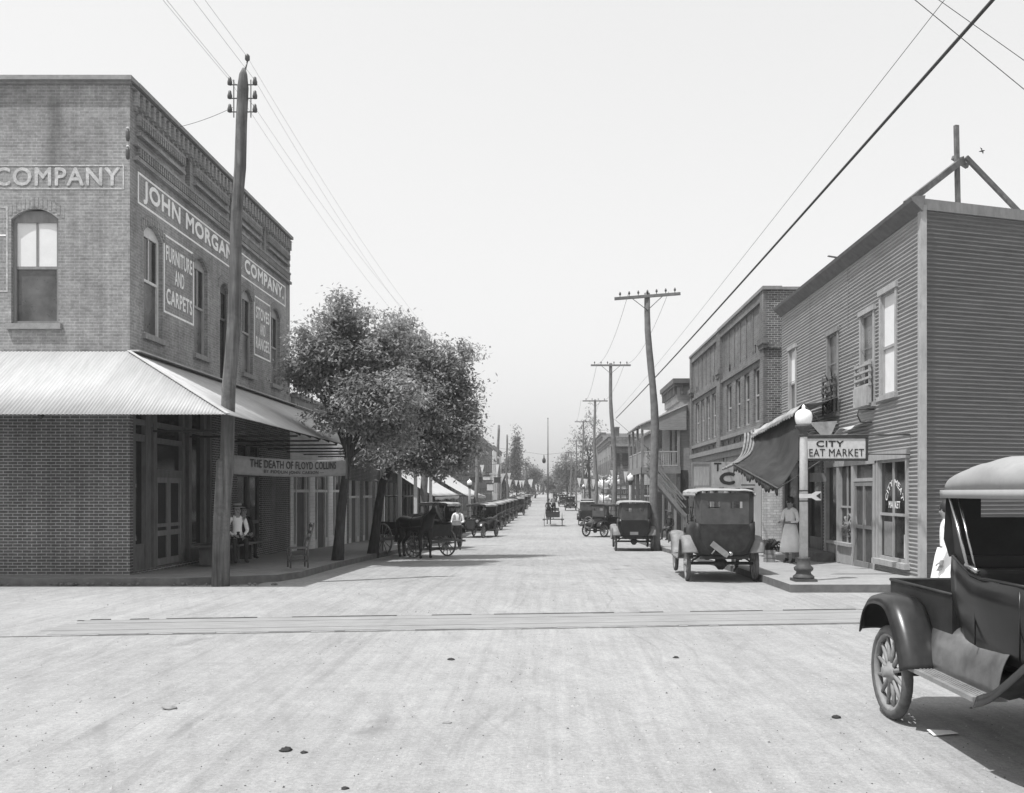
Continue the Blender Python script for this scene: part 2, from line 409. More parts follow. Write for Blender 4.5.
# ================================================================== SETTING: ground, road, pavements
def road_material():
    m, t, b = nodes_mat('dirt_road')
    tc = t.nodes.new('ShaderNodeTexCoord').outputs['Object']
    fine = noise(t, tc, 28, 6, .75); mid = noise(t, tc, 1.1, 6, .65); big = noise(t, tc, .16, 4, .6)
    rut = noise(t, tc, 2.6, 5, .6, (1.3, .045, 1)); rut2 = noise(t, tc, 9, 4, .6, (1.2, .05, 1))
    mp = t.nodes.new('ShaderNodeMapping'); mp.inputs['Rotation'].default_value = (0, 0, R(-24))
    t.links.new(tc, mp.inputs[0])
    rut3 = noise(t, mp.outputs[0], 3.2, 5, .6, (1.3, .05, 1))
    v = .31
    c = mix_rgb(t, ramp(t, big, .3, .7), v*.88, v*1.12)
    for s_, lo, hi in ((mid, .90, 1.08), (noise(t, tc, 5.5, 6, .75), .84, 1.12), (fine, .74, 1.25), (noise(t, tc, 95, 3, .7), .82, 1.16)):
        c = mix_rgb(t, 1., c, mix_rgb(t, ramp(t, s_, .25, .75), lo, hi), 'MULTIPLY')
    c = mix_rgb(t, 1., c, mix_rgb(t, ramp(t, rut, .34, .66), .93, 1.04), 'MULTIPLY')
    c = mix_rgb(t, 1., c, mix_rgb(t, ramp(t, rut2, .36, .62), .92, 1.03), 'MULTIPLY')
    c = mix_rgb(t, 1., c, mix_rgb(t, ramp(t, rut3, .36, .54), .955, 1.015), 'MULTIPLY')
    # faint separate wheel tracks: thin lines that wander along the street
    def tracks(rot, sc, seed, lo, dk):
        global_c = c
        m1 = t.nodes.new('ShaderNodeMapping'); m1.inputs['Rotation'].default_value = (0, 0, R(rot)); m1.inputs['Location'].default_value = (seed, seed*2.3, 0); t.links.new(tc, m1.inputs[0])
        bend = noise(t, m1.outputs[0], .16, 2, .4); sp = t.nodes.new('ShaderNodeSeparateXYZ'); t.links.new(m1.outputs[0], sp.inputs[0])
        mu = t.nodes.new('ShaderNodeMath'); mu.operation = 'MULTIPLY_ADD'; mu.inputs[1].default_value = 2.6; t.links.new(bend, mu.inputs[0]); t.links.new(sp.outputs[0], mu.inputs[2])
        cb = t.nodes.new('ShaderNodeCombineXYZ'); t.links.new(mu.outputs[0], cb.inputs[0]); cb.inputs[1].default_value = seed
        ln = noise(t, cb.outputs[0], sc, 3, .55); msk = ramp(t, noise(t, tc, .5, 4, .6), .38, .62)
        k_ = t.nodes.new('ShaderNodeMath'); k_.operation = 'MULTIPLY'; t.links.new(ramp(t, ln, lo, lo-.05, 0, dk), k_.inputs[0]); t.links.new(msk, k_.inputs[1])
        return mix_rgb(t, k_.outputs[0], global_c, .12)
    c = tracks(0, 4.5, 1.7, .40, .24); c = tracks(-19, 5.5, 4.1, .39, .16); c = tracks(9, 5.0, 7.9, .38, .16)
    vo = t.nodes.new('ShaderNodeTexVoronoi'); vo.inputs['Scale'].default_value = .55
    mp2 = t.nodes.new('ShaderNodeMapping'); mp2.inputs['Scale'].default_value = (1.6, .7, 1); t.links.new(tc, mp2.inputs[0])
    ds = t.nodes.new('ShaderNodeVectorMath'); ds.operation = 'ADD'
    nn = t.nodes.new('ShaderNodeTexNoise'); nn.inputs['Scale'].default_value = 1.6; nn.inputs['Detail'].default_value = 5
    t.links.new(tc, nn.inputs[0]); t.links.new(mp2.outputs[0], ds.inputs[0]); t.links.new(nn.outputs['Color'], ds.inputs[1])
    t.links.new(ds.outputs[0], vo.inputs['Vector'])
    c = mix_rgb(t, ramp(t, vo.outputs['Distance'], .05, .15, .5, 0), c, .13)
    t.links.new(c, b.inputs['Base Color']); b.inputs['Roughness'].default_value = .95
    b.inputs['Specular IOR Level'].default_value = .15
    ad = t.nodes.new('ShaderNodeMath'); ad.operation = 'ADD'; t.links.new(fine, ad.inputs[0]); t.links.new(rut2, ad.inputs[1])
    bump(t, b, ad.outputs[0], .45, .02)
    return m
M_ROAD = road_material()
M_GND = mat('ground_dirt', .36, .95, .2, 5, None, .4)
ys = [-40, -20, -8] + [i*1.0 for i in range(-4, 60)] + [60+i*4 for i in range(0, 60)] + [300+i*20 for i in range(0, 16)] + [700, 1000, 2000, 4500]
ys = sorted(set(ys))
mb = MB()
mb.grid(lambda a, c: (-1500+3000*a, ys[round(c*(len(ys)-1))], g(ys[round(c*(len(ys)-1))])-.03), 2, len(ys)-1)
tag(mb.build('ground', M_GND), 'bare packed dirt ground around the street', 'ground', kind='structure')
mb = MB(); yr = [y for y in ys if y <= 700]
# road: widens into the crossing nearer than the pavements
def rx(y, a):
    l, r = (-60, 60) if y <= 17 else (-5.7, 4.8)
    return l+(r-l)*a
def road_piece(l, r, y0, y1):
    yy = [y0]+[y for y in yr if y0 < y < y1]+[y1]
    mb.add([(x, y, g(y)) for y in yy for x in (l, r)], [(2*i, 2*i+1, 2*i+3, 2*i+2) for i in range(len(yy)-1)])
road_piece(-60, 60, -30, 17.02); road_piece(-60, 4.8, 17.02, 18.6); road_piece(-5.9, 4.8, 18.6, 700)
tag(mb.build('road', M_ROAD), 'pale dusty dirt road with wheel ruts', 'road', kind='structure')

def pavement(name, label, poly_fn, y0, y1, curb_side, xs, m=M_CONC):
    yy = [y0]
    while yy[-1]+1 < y1: yy.append(yy[-1]+(1 if yy[-1] < 60 else 5))
    yy.append(y1); mb = MB(); h = .15
    for a, c in zip(yy, yy[1:]):
        l0, r0 = xs(a); l1, r1 = xs(c)
        mb.add([(l0,a,g(a)+h),(r0,a,g(a)+h),(r1,c,g(c)+h),(l1,c,g(c)+h)], [(0,1,2,3)])
        for x0, x1 in (((r0, r1),) if curb_side == 'r' else ((l0, l1),)):
            mb.add([(x0,a,g(a)-.05),(x0,a,g(a)+h),(x1,c,g(c)+h),(x1,c,g(c)-.05)], [(0,1,2,3)], 1)
    l0, r0 = xs(y0)
    mb.add([(l0,y0,g(y0)-.05),(r0,y0,g(y0)-.05),(r0,y0,g(y0)+h),(l0,y0,g(y0)+h)], [(0,1,2,3)], 1)
    return tag(mb.build(name, [m, M_CURB]), label, 'pavement', kind='structure')
M_PAVL = mat('pavement_left', .32, .9, .15, 6, None, .3, dirt=.2)
def xl(y):
    r = -5.45 if y > 20.3 else -5.45-1.9*(1-math.sqrt(max(0, 1-((20.3-y)/1.9)**2)))
    return (-30 if y < 19.6 else LX-.2, r)
_yy = [18.4+.15*i for i in range(13)]
pv = pavement('pavement', 'raised pavement under the canopies along the left shops', None, 18.4, 420, 'r', xl, M_PAVL)
pavement('pavement', 'pale concrete pavement in front of the corrugated market building', None, 17.0, 420, 'l', lambda y: (4.5, RX+.3 if y > 19 else 8.4))

# curb debris lumps on the left
mb = MB()
for i in range(90):
    x = random.uniform(-14.5, -5.3); y = 18.36-abs(random.gauss(0, .06)) if x < -7 else 18.3+random.uniform(-.1, .1)
    r = random.uniform(.015, .05)
    mb.lathe([(r*.3, -.2*r), (r, .2*r), (r*.7, .9*r), (r*.1, 1.1*r)], 6, (x, y, 0))
tag(mb.build('curb_rubble', M_CURB), 'small broken stones and dirt along the left curb', 'rubble', kind='stuff')

# railway crossing
def rail_line(x): return 13.95+.105*(x+.4)          # far rail
dv = Vector((1, .105, 0)).normalized(); nv = Vector((-dv.y, dv.x, 0))
tr = thing('railway_track', 'two iron rails sunk in planks crossing the dirt road', 'railway track', (-.5, 13.2, 0))
for off, nm in ((.72, 0), (-.72, 1)):
    mb = MB(); c0 = Vector((0, 0, 0))+nv*off
    xa = -9.5 if nm else -6.2; rr_ = random.Random(21+nm)
    while xa < 16:            # worn head and flange groove, sunk and buried by dirt in places
        xb = xa+rr_.uniform(.1, .45); zd = rr_.choice((-.006, -.008, -.03) if not nm else (-.008, -.03)); ze = rr_.choice((0, .001, -.001) if not nm else (0, .001, -.001, -.002))
        mb.beam(c0+dv*xa+Vector((0,0,-.012+zd)), c0+dv*xb+Vector((0,0,-.012+zd)), .06, .06)
        mb.beam(c0+dv*xa-nv*.065+Vector((0,0,-.028+ze)), c0+dv*xb-nv*.065+Vector((0,0,-.028+ze)), rr_.uniform(.03, .07), .068, mi=1)
        xa = xb
    mb.build('rail', [M_STEEL, mat('rail_groove', .10 if not nm else .20, .9, .4, 5)] if not nm else [mat('rail_worn', .28, .5, .3, 5), mat('rail_groove_worn', .17, .9, .5, 4)], tr)
mb = MB(); M_PLANK = mat('crossing_plank', .335, .95, .2, 6, (.3, 3, 1), .4)
for k in range(4):
    o_ = -.50+k*.33; c0 = nv*o_; s0 = -6.3-k*.0
    mb.beam(c0+dv*(s0+random.uniform(-.4, .4))+Vector((0,0,-.02+.003*(k % 2))), c0+dv*16+Vector((0,0,-.02)), .315, .05)
mb.build('plank_deck', M_PLANK, tr)

# litter and dung on the road
def stone(label, px, py, r, m, flat=.5):
    y = H*F/(py-PY); x = (px-PX)/F*y
    mb = MB(); n = 10
    prof = [(.5, 0), (1, .15), (.95, .5), (.6, .9), (.12, 1.0)]
    mb.lathe([(a*r, b_*r*flat) for a, b_ in prof], n, (0, 0, 0))
    mb.v = [(x_*1.3*(1+random.uniform(-.3, .3)), y_*(1+random.uniform(-.3, .3)), z_*1.5*(1+random.uniform(-.3, .3))) for x_, y_, z_ in mb.v]
    o = mb.build('road_litter', m); o.location = (x, y, .0); return tag(o, label, 'litter', 'litter on the road')
M_DUNG = mat('dung', .04, .9, .3, 20)
stone('flat pale-topped stone lying alone at the lower left of the road', 169, 709, .045, M_CRATE, .4)
stone('dark round lump low in the middle left of the road', 286, 751, .035, M_DUNG, .5)
stone('small dark crumb just right of the dark round lump', 304, 753, .02, M_DUNG)
stone('small dark crumb near the bottom edge, in line with the right dark lump', 345, 789, .018, M_DUNG)
stone('tiny lump in the middle of the road nearer than the rails', 451, 660, .03, M_DUNG)
stone('thin scrap lying flat in the road centre, low in the picture', 447, 723, .03, M_CLG, .2)
stone('dark scrap in front of the truck wheel', 836, 718, .03, M_DUNG, .5)
stone('small lump nearest the rails, on the right of the road', 676, 658, .025, M_DUNG)
mb = MB(); mb.add([(0,0,.01),(.2,.03,.02),(.19,.14,.012),(-.01,.1,.03)], [(0,1,2,3)])
pp = mb.build('paper_scrap', M_CLW, solid=.003); pp.location = (2.92, 6.95, .0)
tag(pp, 'white paper scrap on the ground beside the truck running board', 'paper')

mb = MB()
rg = random.Random(11)
for i in range(2600):
    y = 5.2+12*rg.random()**1.6; x = rg.uniform(-.62, .55)*y*1.02; r = rg.uniform(.003, .010)*(1+.8*(rg.random() > .95))
    a = rg.uniform(0, 6.28); c_, s_ = math.cos(a), math.sin(a); e = rg.uniform(.5, 1)
    P = [(x+r*(c_*p-s_*q*e), y+r*(s_*p+c_*q*e), z*r) for p, q, z in ((1, 0, 0), (0, 1, 0), (-1, 0, 0), (0, -1, 0), (.1, .1, .8))]
    mb.add(P, [(0, 1, 4), (1, 2, 4), (2, 3, 4), (3, 0, 4)], 0 if rg.random() < .6 else 1)
tag(mb.build('road_gravel', [mat('gravel_pale', .5, .9, .2, 9), mat('gravel_dark', .12, .9, .3, 9)]), 'tiny loose stones scattered over the near road', 'gravel', kind='stuff')
# far hills
mb = MB()
def hill(a, c):
    x = -900+1800*a; y = 620+c*500
    hgt = (9+6*math.sin(x*.006+1)+4*math.sin(x*.017))*math.sin(c*math.pi*.5)+random.uniform(-.6, .6)*c
    return (x, y, 1.5+hgt*1.0)
mb.grid(hill, 160, 4)
M_HILL = mat('wooded_hill', .09, .95, .4, .08, None, .5)
tag(mb.build('hills', M_HILL), 'low wooded hills beyond the end of the street', 'hills', kind='structure')

# ================================================================== LEFT CORNER BRICK BUILDING
B1 = thing('brick_store', 'two-storey brick corner store with painted wall lettering and tin canopy', 'store', (LX-3, 25, 0))
B1.location = (0, 0, 0)
FR = ((0, 19.3, 0), (1, 0, 0), (0, -1, 0))            # front facing the camera: u = world x
LFR = LF()
ZT = 10.45
fw = [(-11.24, -10.25, 5.38, 7.80, .22), (-15.3, -14.3, 5.38, 7.80, .22)]
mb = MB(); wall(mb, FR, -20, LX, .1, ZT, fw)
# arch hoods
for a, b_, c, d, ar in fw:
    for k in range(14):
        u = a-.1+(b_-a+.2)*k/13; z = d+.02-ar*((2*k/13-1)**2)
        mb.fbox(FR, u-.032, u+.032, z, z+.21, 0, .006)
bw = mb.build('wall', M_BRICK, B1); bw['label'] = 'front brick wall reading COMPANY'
sw = [(19.97, 20.93, 5.30, 7.74, .22), (22.82, 23.72, 5.30, 7.74, .22), (24.62, 25.36, 4.4, 7.5, .18), (26.42, 27.36, 5.30, 7.74, .22), (29.2, 30.15, 5.30, 7.74, .22)]
gw = [(19.45, 24.1, .16, 4.35), (26.0, 28.2, .16, 3.4)]
vents = [(22.25, 22.55, 9.3, 9.98), (25.3, 25.6, 9.3, 9.98), (28.2, 28.5, 9.3, 9.98)]
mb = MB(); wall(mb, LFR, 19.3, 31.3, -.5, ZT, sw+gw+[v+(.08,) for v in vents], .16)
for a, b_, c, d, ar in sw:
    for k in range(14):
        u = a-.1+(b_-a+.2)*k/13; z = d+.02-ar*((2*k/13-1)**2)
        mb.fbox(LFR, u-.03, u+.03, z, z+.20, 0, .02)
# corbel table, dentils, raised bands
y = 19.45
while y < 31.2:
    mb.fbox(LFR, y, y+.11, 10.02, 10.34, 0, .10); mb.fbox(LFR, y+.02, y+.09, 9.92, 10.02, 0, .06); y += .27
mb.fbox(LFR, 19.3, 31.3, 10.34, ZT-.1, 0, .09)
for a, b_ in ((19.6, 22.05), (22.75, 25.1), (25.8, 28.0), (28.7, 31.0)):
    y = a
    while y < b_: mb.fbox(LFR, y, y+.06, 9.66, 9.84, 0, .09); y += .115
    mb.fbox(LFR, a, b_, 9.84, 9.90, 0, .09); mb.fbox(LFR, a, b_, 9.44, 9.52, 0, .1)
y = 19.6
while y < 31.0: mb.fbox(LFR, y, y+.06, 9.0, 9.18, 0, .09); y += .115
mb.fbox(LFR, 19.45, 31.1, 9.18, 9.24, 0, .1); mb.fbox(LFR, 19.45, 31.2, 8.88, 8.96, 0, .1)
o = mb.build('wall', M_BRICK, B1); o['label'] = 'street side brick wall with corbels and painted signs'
for v in vents:
    mb = MB(); mb.fbox(LFR, v[0], v[1], v[2], v[3], -.155, -.15); mb.build('vent', M_WOODK, B1)
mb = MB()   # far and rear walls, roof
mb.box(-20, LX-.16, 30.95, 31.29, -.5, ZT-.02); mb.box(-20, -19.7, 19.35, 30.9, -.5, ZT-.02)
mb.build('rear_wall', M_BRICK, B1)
mb = MB(); mb.box(-19.7, LX-.2, 19.5, 30.9, 9.7, 9.9); mb.build('roof', M_WOODD, B1)
mb = MB(); mb.box(-20.05, LX+.09, 19.16, 19.55, ZT, ZT+.09); mb.box(LX-.3, LX+.10, 19.553, 31.4, ZT, ZT+.09)
mb.build('parapet_cap', M_STONE, B1)
mb = MB(); mb.fbox(FR, -20, LX+.04, ZT-.05, ZT-.002, .002, .06); mb.build('cornice_band', M_STONE, B1)
# windows
w = sash_window(B1, FR, -11.24, -10.25, 5.38, 7.76, -.12, M_WOODG, M_GLASSG, M_BLIND, arch=.17)
sash_window(B1, FR, -15.3, -14.3, 5.38, 7.76, -.12, M_WOODL, M_GLASSG, M_BLIND, arch=.17)
for i, (a, b_, c, d, ar) in enumerate(sw):
    if i == 2:
        dr = sash_window(B1, LFR, a, b_, c, d-.02, -.14, M_WOODD, M_GLASS, muntin=False, arch=.15, sill=False, name='upper_door', mid=.7)
    else:
        sash_window(B1, LFR, a, b_, c, d-.02, -.14, M_WOODW if i == 0 else M_WOODL, M_GLASSG, M_GLASS, arch=.18)
# painted letters
def border(parent, fr, a, b_, c, d, t_=.045, dd=.008, m=M_PAINTW):
    mb = MB(); mb.fbox(fr, a, b_, c, c+t_, 0, dd); mb.fbox(fr, a, b_, d-t_, d, 0, dd)
    mb.fbox(fr, a, a+t_, c+t_, d-t_, 0, dd); mb.fbox(fr, b_-t_, b_, c+t_, d-t_, 0, dd)
    return mb.build('sign_border', m, parent)
SF = LF()
border(B1, SF, 19.67, 30.75, 8.03, 8.71)
text('painted_lettering', 'JOHN MORGAN & COMPANY.', SF, 19.95, 30.5, 8.13, 8.61, .006, M_PAINTW, B1, bold=.04)
border(B1, SF, 21.0, 22.78, 5.96, 7.76)
for s_, z in (('FURNITURE', 7.18), ('AND', 6.72), ('CARPETS', 6.2)):
    a, b_ = {'FURNITURE': (21.12, 22.66), 'AND': (21.62, 22.16), 'CARPETS': (21.14, 22.66)}[s_]
    text('painted_lettering', s_, SF, a, b_, z, z+.34, .006, M_PAINTW, B1, bold=.045)
border(B1, SF, 27.5, 29.1, 5.95, 7.74)
for s_, z, a, b_ in (('STOVES', 7.1, 27.65, 28.95), ('AND', 6.66, 28.05, 28.55), ('RANGES.', 6.2, 27.65, 29.0)):
    text('painted_lettering', s_, SF, a, b_, z, z+.34, .006, M_PAINTW, B1, bold=.045)
M_PAINTF = mat('sign_paint_faded', .62, .9, .3, 14, None, .1, dirt=.5)
border(B1, FR, -17.6, -8.87, 8.20, 8.71, .025, m=M_PAINTF)
text('painted_lettering', 'COMPANY', FR, -11.58, -8.96, 8.28, 8.65, .008, M_PAINTF, B1, bold=.03)
text('painted_lettering', 'MORGAN &', FR, -15.2, -12.05, 8.28, 8.65, .008, M_PAINTF, B1, bold=.03)
border(B1, FR, -13.9, -11.31, 6.05, 7.84, .03, m=M_PAINTF)
mb = MB(); mb.fbox(FR, -13.86, -11.35, 7.22, 7.25, 0, .008); mb.build('sign_border', M_PAINTW, B1)
# wall insulators on the corner
for z in (9.28, 8.9):
    mb = MB(); mb.tube([(LX-.02, 19.32, z), (LX+.02, 19.16, z), (LX+.02, 19.16, z+.12)], .015, 6); mb.lathe([(.03, -.12), (.045, -.05), (.045, .08), (.02, .12)], 8, (LX+.02, 19.16, z))
    wi = mb.build('wall_insulator', M_INS, B1); mb = MB(); mb.lathe([(.03, .12), (.035, .15), (.02, .17)], 8, (LX+.02, 19.16, z)); mb.build('cap', M_SIGN, wi)
# ground floor shopfront (wood, in the shade of the canopy)
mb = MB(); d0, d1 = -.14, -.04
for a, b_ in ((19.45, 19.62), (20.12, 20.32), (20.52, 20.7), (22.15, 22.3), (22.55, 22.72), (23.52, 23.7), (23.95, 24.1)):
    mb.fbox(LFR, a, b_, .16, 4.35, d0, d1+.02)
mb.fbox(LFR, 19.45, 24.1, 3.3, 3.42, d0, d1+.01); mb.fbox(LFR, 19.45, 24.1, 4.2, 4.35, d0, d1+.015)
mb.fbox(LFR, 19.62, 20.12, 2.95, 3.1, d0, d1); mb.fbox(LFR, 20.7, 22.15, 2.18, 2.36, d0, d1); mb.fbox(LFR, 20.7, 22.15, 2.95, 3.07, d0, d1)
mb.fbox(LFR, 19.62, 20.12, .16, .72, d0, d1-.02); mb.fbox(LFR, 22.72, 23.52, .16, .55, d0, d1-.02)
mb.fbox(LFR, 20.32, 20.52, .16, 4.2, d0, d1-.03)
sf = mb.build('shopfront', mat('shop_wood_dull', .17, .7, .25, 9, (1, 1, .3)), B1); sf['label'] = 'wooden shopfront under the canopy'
for a, b_, c, d in ((19.62,20.12,.72,2.95),(22.72,23.52,.55,2.95),(19.62,20.12,3.42,4.2),(20.7,22.15,3.42,4.2),(22.3,22.55,.16,4.2),(22.72,23.52,3.42,4.2),(23.7,23.95,.16,4.2),(20.7,22.15,2.36,2.95),(19.62,20.12,3.1,3.3),(22.72,23.52,2.95,3.3),(20.7,22.15,3.07,3.3)):
    mb = MB(); mb.fbox(LFR, a, b_, c, d, -.155, -.12); mb.build('pane', M_GLASS, sf)
for a, b_ in ((20.71, 21.42), (21.43, 22.14)):
    mb = MB(); f = .09
    mb.fbox(LFR, a, a+f, .18, 2.18, -.11, -.05); mb.fbox(LFR, b_-f, b_, .18, 2.18, -.11, -.05)
    for c, d in ((.18, .34), (.85, .97), (1.05, 1.13), (2.06, 2.18)): mb.fbox(LFR, a+f, b_-f, c, d, -.11, -.052)
    dr = mb.build('screen_door', M_WOODG, B1)
    mb = MB(); mb.fbox(LFR, a+f, b_-f, .3, 2.1, -.10, -.09); mb.build('screen', M_SCREEN, dr)
for a, b_ in ((26.05, 27.08), (27.12, 28.15)):
    mb = MB(); f = .1
    mb.fbox(LFR, a, a+f, .1, 3.3, -.12, -.05); mb.fbox(LFR, b_-f, b_, .1, 3.3, -.12, -.05)
    for c, d in ((.1, .3), (.9, 1.0), (2.3, 2.42), (3.2, 3.3)): mb.fbox(LFR, a+f, b_-f, c, d, -.12, -.052)
    dr = mb.build('door', M_WOODD, B1)
    mb = MB(); mb.fbox(LFR, a+f, b_-f, .2, 3.25, -.13, -.1); mb.build('pane', M_GLASS, dr)
# posters inside the corner window
mb = MB(); mb.add([(LX-.115, 19.70, .80), (LX-.115, 19.86, .8), (LX-.115, 19.80, 1.15), (LX-.115, 19.74, 1.3)], [(0,1,2,3)])
mb.build('window_card', M_SIGN, B1); mb = MB(); mb.fbox(LFR, 19.68, 19.84, 1.95, 2.03, -.118, -.112); mb.build('window_card', M_SIGN, B1)

# corrugated canopy (hip corner): real ribs running down the slope
EX, EY, EZ, TZ = -6.0, 17.3, 3.31, 4.79
def corr_sheet(mb, p_hi0, p_hi1, p_lo0, p_lo1, period=.075, amp=.009, per_k=4):
    """p_hi0->p_hi1 top edge, p_lo0->p_lo1 bottom edge; ribs run from top to bottom"""
    a0, a1, b0, b1 = map(Vector, (p_hi0, p_hi1, p_lo0, p_lo1)); Ld = (b1-b0).length; n = max(2, int(Ld/period*per_k))
    nn = (a1-a0 if (a1-a0).length > .1 else b1-b0).cross(b0-a0).normalized()
    if nn.z < 0: nn = -nn
    vs = []
    for i in range(n+1):
        f = i/n; o_ = nn*amp*math.sin(2*math.pi*f*Ld/period)
        vs += [a0.lerp(a1, f)+o_, b0.lerp(b1, f)+o_]
    mb.add(vs, [(2*i, 2*i+2, 2*i+3, 2*i+1) for i in range(n)], 0, True)
CN = thing('tin_canopy', 'corrugated tin canopy wrapping the corner of the brick store', 'canopy')
mb = MB()
xx = -20
corr_sheet(mb, (xx, 19.26, TZ), (LX, 19.26, TZ), (xx, EY, EZ), (LX, EY, EZ))
def tri(mb, hx, hy, along, n=130):
    # hip triangles, ribs keep perpendicular to the eave and are cut by the hip line
    vs = []
    for i in range(n+1):
        f = i/n; am = .009*math.sin(2*math.pi*f*3.2/.075)
        if along == 'x': top = (LX+(EX-LX)*f, 19.26-(19.26-EY)*f, TZ-(TZ-EZ)*f+am); bot = (LX+(EX-LX)*f, EY, EZ+am)
        else: top = (LX+(EX-LX)*f, 19.26-(19.26-EY)*f, TZ-(TZ-EZ)*f+am); bot = (EX, 19.26-(19.26-EY)*f, EZ+am)
        vs += [top, bot]
    mb.add(vs, [(2*i, 2*i+2, 2*i+3, 2*i+1) for i in range(n)], 0, True)
tri(mb, 0, 0, 'x')
mb.build('roof_sheet', M_TIN, CN, solid=.006)
mb = MB(); tri(mb, 0, 0, 'y', 140)
corr_sheet(mb, (LX+.02, 19.26, TZ), (LX+.02, 37.5, TZ-.0), (EX, 19.26, EZ), (EX, 37.5, EZ-.1))
o = mb.build('roof_sheet', M_TINR, CN, solid=.006); o['label'] = 'street side slope of the canopy'
mb = MB(); mb.beam((LX, 19.26, TZ+.02), (EX, EY, EZ+.02), .08, .015); mb.beam((LX+.1, 19.3, TZ+.03), (LX+.1, 37.5, TZ+.03), .2, .03); mb.build('ridge_flashing', M_TINR, CN)
mb = MB()
mb.beam((-20, EY+.5, EZ+.12), (EX-.5, EY+.5, EZ+.12), .06, .09); mb.beam((EX-.4, EY+.5, EZ+.10), (EX-.4, 37.4, EZ+.05), .06, .08)
for i in range(18):
    y = 19.8+i*1.0; zz = EZ-.05*(y-19.26)/12+.03
    mb.beam((LX+.02, y, TZ-.1), (EX-.1, y, zz-.04), .06, .09)
for i in range(8):
    y = 20.4+i*2.1; mb.beam((LX+.02, y, 3.2), (EX-.1, y, 3.22), .045, .045)
for i in range(9): mb.beam((-20+i*1.3, 19.28, TZ-.1), (-20+i*1.3, EY+.1, EZ-.04), .06, .09)
mb.build('rafters', M_WOODK, CN)

# ---- banner
a, b_ = Vector((-6.98, 20.4, 0)), Vector((-5.28, 24.2, 0)); U = (b_-a).normalized(); Nn = Vector((U.y, -U.x, 0)); Lb = (b_-a).length
bn = thing('cloth_banner', 'long cloth banner lettered about the death of Floyd Collins', 'banner')
bn['label'] = 'long cloth banner with dark hand lettering hung below the canopy'
bf = (tuple(a), tuple(U), tuple(Nn))
mb = MB(); mb.grid(lambda s, t: tuple(a+U*(Lb*s)+Nn*(.01*math.sin(s*19+t))+Vector((0, 0, 2.25+.42*t-.05*math.sin(math.pi*s)+.03*s))), 60, 4)
mb.build('cloth', M_BANNER, bn, solid=.004)
def sag(u0, u1, z0, z1): return lambda s, t: (u0+(u1-u0)*s, z0+(z1-z0)*t-.05*math.sin(math.pi*(u0+(u1-u0)*s)/Lb)+.03*(u0+(u1-u0)*s)/Lb)
text('lettering', 'THE DEATH OF FLOYD COLLINS', bf, 0, 1, 0, 1, .018, M_PAINTB, bn, bold=.03, skew=sag(.55, 3.7, 2.44, 2.62))
text('lettering', 'BY FIDDLIN JOHN CARSON \u2014', bf, 0, 1, 0, 1, .018, M_PAINTB, bn, bold=.015, skew=sag(1.0, 3.2, 2.30, 2.395))
mb = MB(); mb.beam(a+Vector((0,0,2.2)), a+Vector((0,0,2.75)), .05, .05); mb.beam(b_+Vector((0,0,2.2)), b_+Vector((0,0,2.75)), .05, .05)
mb.tube([a+Vector((0,0,2.7)), a+Vector((0,0,3.7))], .008, 5); mb.tube([b_+Vector((0,0,2.7)), b_+Vector((0,0,3.1))], .008, 5)
mb.build('end_batten', M_WOODD, bn)
# ================================================================== RIGHT CORRUGATED BUILDING
C1 = thing('corrugated_building', 'two-storey building clad in corrugated iron with the market on its ground floor', 'shop building')
RZ = 7.72; RL = 29.4
th = R(17.5); GU = (math.cos(th), math.sin(th), 0); GN = (math.sin(th), -math.cos(th), 0)
GF = ((RX, 18.5, 0), GU, GN); Fr = RF()
uw = [(19.67, 20.69, 3.91, 6.34), (21.0, 22.0, 3.84, 6.12), (23.6, 24.6, 3.84, 6.09), (27.6, 28.5, 4.15, 6.3)]
gw = [(19.05, 20.85, .30, 2.72), (20.95, 24.75, .05, 2.72), (24.95, 29.1, .05, 3.2)]
mb = MB(); corr_wall(mb, Fr, 18.5, RL, -.5, RZ-.1, uw+gw)
mb.build('wall', M_CORR, C1)
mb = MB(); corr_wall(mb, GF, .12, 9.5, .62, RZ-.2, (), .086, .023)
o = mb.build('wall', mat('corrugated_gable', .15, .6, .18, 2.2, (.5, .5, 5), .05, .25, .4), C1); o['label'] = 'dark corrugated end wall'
# seams of the sheets
mb = MB()
for y in (22.9, 26.2): mb.fbox(Fr, y, y+.025, 5.9 if y < 24 else 4.2, RZ-.3, .008, .014)
for z in (6.72, 5.2): mb.fbox(Fr, 20.8, 29.3, z, z+.02, .008, .013)
mb.build('sheet_seam', M_WOODG, C1)
mb = MB(); mb.box(RX-.02, RX+.10, 18.41, 18.57, .1, RZ-.12); mb.build('corner_board', M_WOODL, C1)
mb = MB(); mb.fbox(GF, -.05, 9.5, RZ-.2, RZ+.02, -.05, .06); mb.build('gable_trim', M_WOODG, C1)
mb = MB(); mb.fbox(GF, .15, 9.5, .0, .62, -.05, .02); mb.build('base_boards', board_mat('base_boards', .10, .2), C1)
mb = MB()   # cornice and sloping soffit on the street side
vs = []
for y in (18.35, RL+.15): vs += [(RX-.0, y, RZ-.26), (RX-.22, y, RZ-.05), (RX-.24, y, RZ+.02), (RX+.05, y, RZ+.05)]
mb.add(vs, [(0,1,5,4),(1,2,6,5),(2,3,7,6),(0,3,2,1),(4,5,6,7),(0,4,7,3)]); mb.build('cornice', mat('cornice_wood', .17, .7, .25, 5), C1)
mb = MB(); mb.add([(RX,18.6,RZ-.02),(RX+9,21.4,RZ-.02),(RX+9,RL,RZ-.02),(RX,RL,RZ-.02)], [(0,1,2,3)]); mb.build('roof', M_TINR, C1)
mb = MB(); mb.box(RX+.01, 16.5, RL-.12, RL, -.5, RZ-.15); mb.build('rear_wall', M_CORR, C1)
